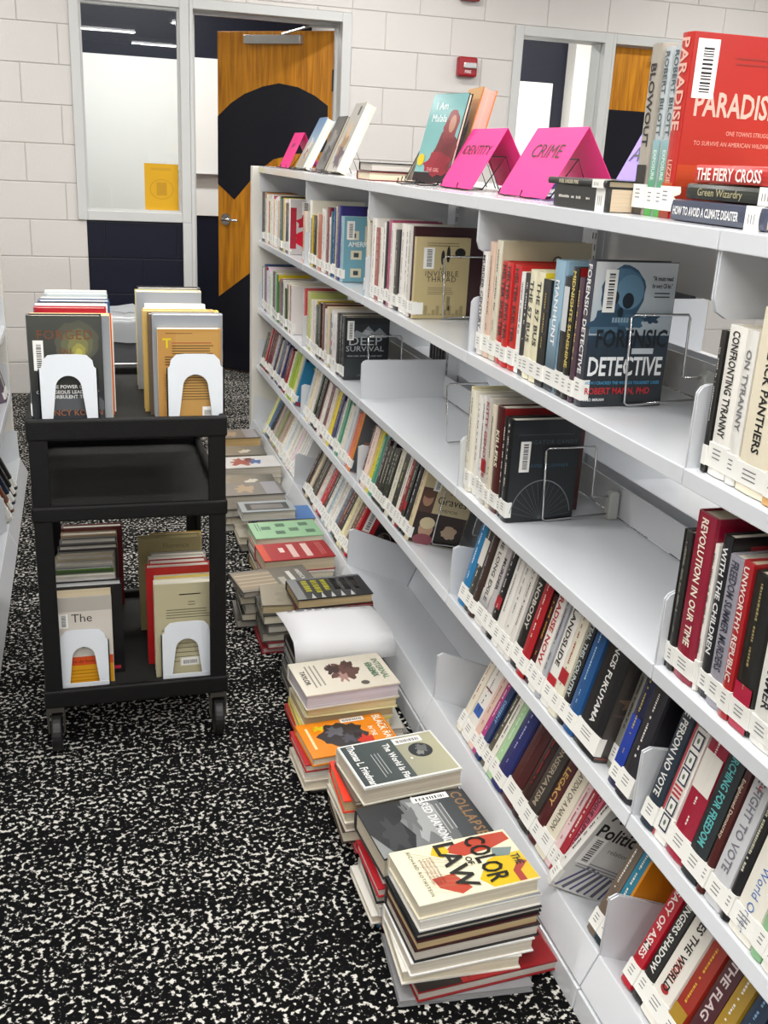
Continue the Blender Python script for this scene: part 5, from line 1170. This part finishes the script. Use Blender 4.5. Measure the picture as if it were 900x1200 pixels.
pile('the bright orange cover', -.395, 1.955, [('3a3634', .018, CR, .02, .02, -2), ('dcd4c4', .026, CR, -.005, .01, 2), ('e0d8c8', .024, WH, .0, .01, -2), ('b02028', .02, 'e4d8c8', -.005, .01, 3), ('d8820e', .022, 'e2d8c4', .0, .0, 5, .222, .15)], 'art_orange', 'bright orange cover with a black portrait shape topping its pile', 4)
pile('the cream ink blot cover', -.37, 2.115, [('8a8880', .024, G, .05, .03, 3), ('c8c4bc', .022, G, .04, .03, -3), ('b8201c', .02, CR, -.01, .02, 2), ('d8c860', .022, CR, -.005, .01, 0), ('d8d0b8', .03, TA, .0, .01, 3), ('e0dca8', .028, 'e0cfa0', .005, .0, 2), ('d4ccba', .04, 'd4cdd6', .0, .0, 5, .245, .17)], 'art_georgian', 'cream cover with a brown ink blot and green capitals topping its pile', 5)
pt = pile('a blank white sheet', -.345, 2.37, [('2a3a2c', .024, G), ('3a3a3c', .026, G), ('5a5c5e', .024, CR), ('24282c', .022, G), ('8a8c90', .026, WH), ('1c1e20', .026, G), ('c8c4bc', .03, 'd8d4c8', .02, .02, 2)], None, 'pale grey book directly beneath the blank white sheet', 6)
sh = thing('paper_sheet', 'blank white sheet draped over a floor pile', 'paper', T(-.212, 2.46, pt + .002) @ RZ(1))
m = MB(); NX = 14; top_, bot_ = [], []
for j in range(NX + 1):
    v = j / NX; yy = .12 - .235 * v; zz = .004 + .012 * math.sin(v * 3.0) - (.0 if v < .86 else 1.1 * (v - .86) ** 1.6)
    for i in range(5): top_.append((-.14 + .07 * i + .008 * v, yy, zz + .003 * math.sin(i * 1.3)))
m.add(top_, [(j * 5 + i, (j + 1) * 5 + i, (j + 1) * 5 + i + 1, j * 5 + i + 1) for j in range(NX) for i in range(4)])
q = m.build('sheet', mat('e4e4e6', .8), sh, smooth=True); so = q.modifiers.new('solid', 'SOLIDIFY'); so.thickness = .0004
m = MB(); rn = random.Random(8); x = -.11
while x < .11:
    l = rn.uniform(.012, .026); m.add([(x, .1, .0125), (x + l, .1, .0125), (x + l, .107, .012), (x, .107, .012)], [(0, 1, 2, 3)], K('6a6a70')); x += l + .008
m.build('printed_line', M_PRINT, sh)
pile('the dark cover with yellow lettering', -.37, 2.685, [('a82430', .02, 'c8a8a8', .0, .01, 0), ('8a2028', .02, G, .01, .0, 2), ('5c5a54', .03, 'b8b4a4', .0, .0, -2), ('6a6860', .026, G, .01, .0, 2), ('3c3c38', .03, CR, .0, .0, 0), ('7a7466', .028, 'c8b890', .005, .0, -6, .235, .155, 'art_brownphoto'), ('8c1820', .008, 'b8a890', .09, -.045, -2), ('2c2d2f', .03, TA, .085, -.05, 3, .232, .152)], 'art_yellowtext', 'dark cover with yellow lettering topping the pile beyond the white sheet', 7)
pile('the grey cover with brown arches', -.41, 2.87, [('4a4640', .028, G), ('2c2a28', .026, CR), ('b8b0a0', .028, G), ('5a564e', .03, CR), ('6b6760', .02, 'b8b0a4', .0, .0, 8, .25, .165)], 'art_americanbox', 'grey cover with brown arches, turned toward the aisle atop its pile', 8)
pile('the dark red cover', -.305, 3.05, [('2a3a6a', .026, G), ('e4e4e4', .026, WH), ('3a3430', .022, G), ('c8c4bc', .03, CR), ('9a1e22', .046, 'd4c4a8', .0, .0, 3, .245, .155)], 'art_redtitle', 'thick dark red cover with pale lettering topping its floor pile', 9)
pile('the pale green cover', -.295, 3.275, [('5a4a30', .03, TA), ('c8c0b0', .03, CR), ('2a2826', .026, G), ('c8bdb6', .028, 'c8c0b8', -.005, -.048, 2, .24, .155, 'art_redwhite'), ('8fb890', .03, 'd8d4c0', .0, .0, 2, .245, .165)], 'art_green', 'pale green cover with darker squares topping its floor pile', 11)
pile('the silver framed cover', -.31, 3.52, [('3c3a34', .03, G), ('a8a090', .03, CR), ('4a3a2a', .03, TA, .05, -.02, 0, .24, .16), ('4a76b0', .022, TA, .06, .02, 0), ('a3a8aa', .036, 'd0ccc0', -.01, .0, 1, .205, .12)], 'art_grayframe', 'silver cover with a dark central panel topping a small pile', 12)
pile('the beige and grey photo cover', -.345, 3.74, [('56524a', .03, G), ('a8a498', .03, CR), ('7a766c', .03, G), ('5a564e', .058, 'c8c0b0', .0, .0, 2, .25, .16)], 'art_greybrown', 'thick beige and grey photo cover topping its floor pile', 13)
pile('the low grey pictured cover', -.34, 3.92, [('3a3834', .03, G), ('a8a498', .03, CR), ('55524c', .03, G), ('6a665e', .036, 'b8b4a8', .0, .0, -2, .245, .155)], 'art_brownphoto', 'low grey pictured cover, pile in front of the white one', 14)
pile('the white cover with blue shapes', -.29, 4.12, [('8a8474', .03, CR), ('c8c4bc', .03, G), ('a8a090', .034, CR), ('d9d6d2', .05, 'd8d0c0', .0, .0, 3, .25, .165)], 'art_whitecol', 'white cover with blue and red shapes topping its floor pile', 15)
pile('the low dark striped book', -.30, 4.36, [('4a443a', .03, CR), ('8a8474', .03, CR), ('b8502c', .016, G), ('56504a', .05, 'b8b0a0', .0, .0, -2)], 'art_brownphoto', 'dark brown photographic cover, second farthest floor pile', 16)
pile('the farthest brown cover', -.29, 4.60, [('56524a', .03, G), ('3a3630', .03, CR), ('6a6456', .03, G), ('5a5446', .05, 'd0b078', .0, .0, 2)], 'art_greybrown', 'tan paged book topping the farthest floor pile', 17)

# ------------------------------------------------------------------ cart
M_BLK = mat('0b0b0b', .6, 0, 0, .3, 260, spec=.3); M_DECK = mat('262624', .75, 0, 0, .8, 300, spec=.3)
CX0, CX1, CY0, CY1 = -.974, -.531, 2.27, 2.86
ct = thing('utility_cart', 'black three shelf utility cart loaded with books', 'cart', T(0, 0, 0))
def tray(z1, z0, deck, name):
    w = .018
    o = MB().box(CX0, CY0, z0, CX1, CY0 + w, z1).box(CX0, CY1 - w, z0, CX1, CY1, z1).box(CX0, CY0 + w, z0, CX0 + w, CY1 - w, z1).box(CX1 - w, CY0 + w, z0, CX1, CY1 - w, z1).build(name, M_BLK, ct, bevel=.006, seg=3)
    MB().box(CX0 + w, CY0 + w, deck - .012, CX1 - w, CY1 - w, deck).build('deck', M_DECK, o)
    return o
tray(.846, .797, .826, 'top_tray'); tray(.642, .605, .622, 'middle_tray'); tray(.172, .125, .150, 'bottom_tray')
for x, q in ((CX0 + .004, 1), (CX1 - .004, -1)):
    for y, p in ((CY0 + .004, 1), (CY1 - .004, -1)):
        MB().ext([(x, y), (x + q * .04, y), (x + q * .04, y + p * .012), (x + q * .012, y + p * .012), (x + q * .012, y + p * .04), (x, y + p * .04)], .13, .80, 'z').build('leg', M_BLK, ct, bevel=.003)
        cs = MB().ext([(x + q * .02 - .022, .112), (x + q * .02 + .022, .112), (x + q * .02 + .02, .05), (x + q * .02 + .016, .05), (x + q * .02 + .016, .108), (x + q * .02 - .016, .108), (x + q * .02 - .016, .05), (x + q * .02 - .02, .05)], y + p * .02 - .012, y + p * .02 + .012, 'y').box(x + q * .02 - .02, y + p * .02 - .02, .112, x + q * .02 + .02, y + p * .02 + .02, .126).build('caster', mat('6a6660', .35, .8), ct)
        MB().cyl((x + q * .02, y + p * .02, .0505), .05, .024, 'x', 28).build('wheel', mat('161616', .5), cs, bevel=.004)
MB().box(CX0 + .1, CY1 - .004, .846, CX1 - .1, CY1 + .003, .853).build('rear_rim_highlight', mat('b8b8ba', .3, .6), ct, bevel=.002)  # light grey strip stands in for the highlight along the rear rim

def arch_end(x, y, z, w, h, label, bars=True):
    t = thing('bookend', label, 'bookend', T(x, y, z))
    n = 14; ri = w * .235; zc = h * .70 - w * .235
    inner = [(-w * .31, .012)] + [(ri * -math.cos(math.pi * i / n), zc + ri * 1.0 * math.sin(math.pi * i / n) - 0) for i in range(n + 1)] + [(w * .31, .012)]
    outer = [(-w / 2, 0.0)] + [(-w / 2, h * .8), (-w / 2 + .004, h * .83), (-w / 2 + .006, h - .014), (-w / 2 + .018, h - .002)]
    k = len(inner) - 2 * len(outer)
    outer = outer + [(-w / 2 + .03 + (w - .06) * (i + 1) / (k + 1), h) for i in range(k)] + [(-a, b) for a, b in outer[::-1]]
    m = MB(); N = len(inner)
    for yy in (0, .0016): m.add([(a, yy, b) for a, b in outer] + [(a, yy, b) for a, b in inner], [((i, i + 1, N + i + 1, N + i) if yy else (N + i, N + i + 1, i + 1, i)) for i in range(N - 1)])
    m.add([(a, yy, b) for a, b in inner for yy in (0, .0016)], [(2 * i, 2 * i + 1, 2 * i + 3, 2 * i + 2) for i in range(N - 1)])
    m.add([(a, yy, b) for a, b in outer for yy in (0, .0016)], [(2 * i, 2 * i + 2, 2 * i + 3, 2 * i + 1) for i in range(N - 1)])
    m.build('plate', mat('e6ebf0', .3, 0, .3), t)
    MB().box(-w / 2, -.001, -.0008, w / 2, .0016, .013).build('base_lip', mat('e6ebf0', .3, 0, .3), t)
    for q in (-1, 1): MB().ext([(q * w / 2, 0), (q * (w / 2 + .004), 0), (q * (w / 2 + .001), .0), (q * (w / 2), .012)], .002, h * .8, 'z').build('side_flange', mat('e6ebf0', .3, 0, .3), t)
def cartrow(x, y, z, items, land, grp, flip=False, toplab=''):
    # front cover toward the camera; items near -> far (colour, t, h, w, dx, art, page, label)
    for i, it in enumerate(items):
        col, t, h, w = it[:4]; dx = it[4] if len(it) > 4 else 0; art = it[5] if len(it) > 5 else None; pg = it[6] if len(it) > 6 else 'efe9dc'
        lab = it[7] if len(it) > 7 else '%s book, %s behind %s' % (cname(col), ORD[i] if i > 1 else 'next', land)
        if flip: mw = T(x + dx + w, y + t / 2, z) @ RZ(180)
        else: mw = T(x + dx, y + t / 2, z)
        book(mw, w, h, t - .0012, col, lab, grp, hard=it[8] if len(it) > 8 else None, art=art, back=flip, page=pg, sticker=i < 2 or i % 4 == 0)
        y += t
cartrow(-.960, 2.315, .827, [('1c1e20', .034, .240, .158, 0, 'art_forged', 'e8e0d0', 'dark stormy cover with bronze capitals, front of the cart top left row'), ('e8d8a0', .034, .236, .172, .005, 'art_greyback', 'ece4c8'), ('c8501c', .03, .232, .178, .003, None, 'f0e8c0'), ('e8e4da', .03, .222, .155, .03), ('a01828', .034, .238, .16, .012), ('e8e6e4', .03, .225, .155, .02),
     ('c8d0d4', .036, .235, .165, .012), ('3a2024', .04, .232, .16, .01), ('b8c4cc', .04, .225, .16, .012), ('2f4a70', .05, .228, .17, .015), ('dcdad4', .05, .225, .16, .02), ('a8b4b8', .05, .232, .155, .028), ('e4e0d8', .045, .23, .155, .028)], 'the stormy cover on the cart', 'books in the top left row of the cart')
cartrow(-.690, 2.315, .827, [('b98a48', .022, .212, .142, .008, 'art_backbrown', 'efe6d4', 'brown paperback back cover of fine print, front of top right row', False), ('9ea3aa', .036, .24, .158, .0, 'art_greyback', 'f0eee8'), ('6a5a48', .034, .236, .16, -.008, None, 'f0e8da'), ('c8a860', .036, .238, .165, -.018, None, 'ece0b8'), ('d8c8a0', .04, .232, .155, -.004),
     ('d9c84a', .036, .225, .15, .018), ('e4e0d4', .044, .224, .15, -.008), ('efe9dc', .044, .222, .145, .0), ('e8e4dc', .04, .222, .15, .0), ('c9be94', .05, .25, .165, -.02, 'art_greyback', 'f4f0e0'), ('1c1c1e', .045, .252, .16, -.012)], 'the brown back cover on the cart', 'books in the top right row of the cart', True)
arch_end(-.878, 2.300, .8275, .118, .158, 'white steel arched bookend before the stormy cover, cart top'); arch_end(-.6, 2.300, .8275, .122, .158, 'white steel arched bookend before the brown back cover, cart top')
cartrow(-.945, 2.335, .151, [('cfc8bd', .046, .238, .138, .0, 'art_thesex', 'e0cfae', 'thick grey paperback with orange and yellow band, cart bottom left', False), ('141214', .036, .245, .165, .0, 'art_them', 'd8d8d8'), ('e4e4e4', .034, .232, .15, -.005), ('dcd8d0', .03, .236, .152, .0), ('4a7a2c', .034, .236, .15, .0, None, '5a6a48'), ('7a7c80', .034, .228, .148, .0), ('a8a498', .036, .232, .15, .002),
     ('b8a888', .036, .236, .15, .004), ('8a8880', .034, .23, .15, .008), ('3a3434', .036, .236, .155, .01), ('76746f', .04, .24, .15, .014), ('9a9a98', .036, .228, .15, .016), ('c0a888', .03, .235, .152, .016), ('6a1a20', .03, .245, .165, .018)], 'the thick grey paperback', 'books in the bottom left row of the cart')
cartrow(-.704, 2.335, .151, [('c4bc98', .02, .255, .15, .0, 'art_backcream', 'e8e4d4', 'cream back cover of fine print, cart bottom right', False), ('d8d4c4', .024, .25, .15, .0, None, 'eae6da'), ('c8c8b8', .03, .25, .15, .004, None, 'd8c060'), ('b01a1c', .03, .27, .163, -.014), ('2a2c34', .034, .245, .15, .0), ('9a9a98', .034, .24, .15, .0), ('8a1c28', .034, .24, .15, .0), ('c0bcb4', .036, .235, .15, .0),
     ('8c8a84', .036, .23, .148, .008), ('8c8058', .034, .27, .168, -.022, 'art_portraitold', 'a89868'), ('a8862c', .036, .262, .14, .012)], 'the cream back cover', 'books in the bottom right row of the cart', True)
arch_end(-.878, 2.318, .1515, .114, .158, 'white steel arched bookend before the thick grey paperback'); arch_end(-.628, 2.318, .1515, .120, .158, 'white steel arched bookend before the cream back cover')

# the joined books
if POOL.v:
    me = bpy.data.meshes.new('small_books'); me.from_pydata(POOL.v, [], POOL.f)
    for m in POOL.mats: me.materials.append(m)
    me.polygons.foreach_set('material_index', POOL.m)
    at = me.color_attributes.new('Col', 'FLOAT_COLOR', 'POINT'); at.data.foreach_set('color', [q for c in POOL.c for q in c]); me.update()
    o = bpy.data.objects.new('small_books', me); C.objects.link(o)
    tag(o, 'the tiny distant or mostly hidden books at the far ends of rows and pile bottoms', 'books', kind='stuff')
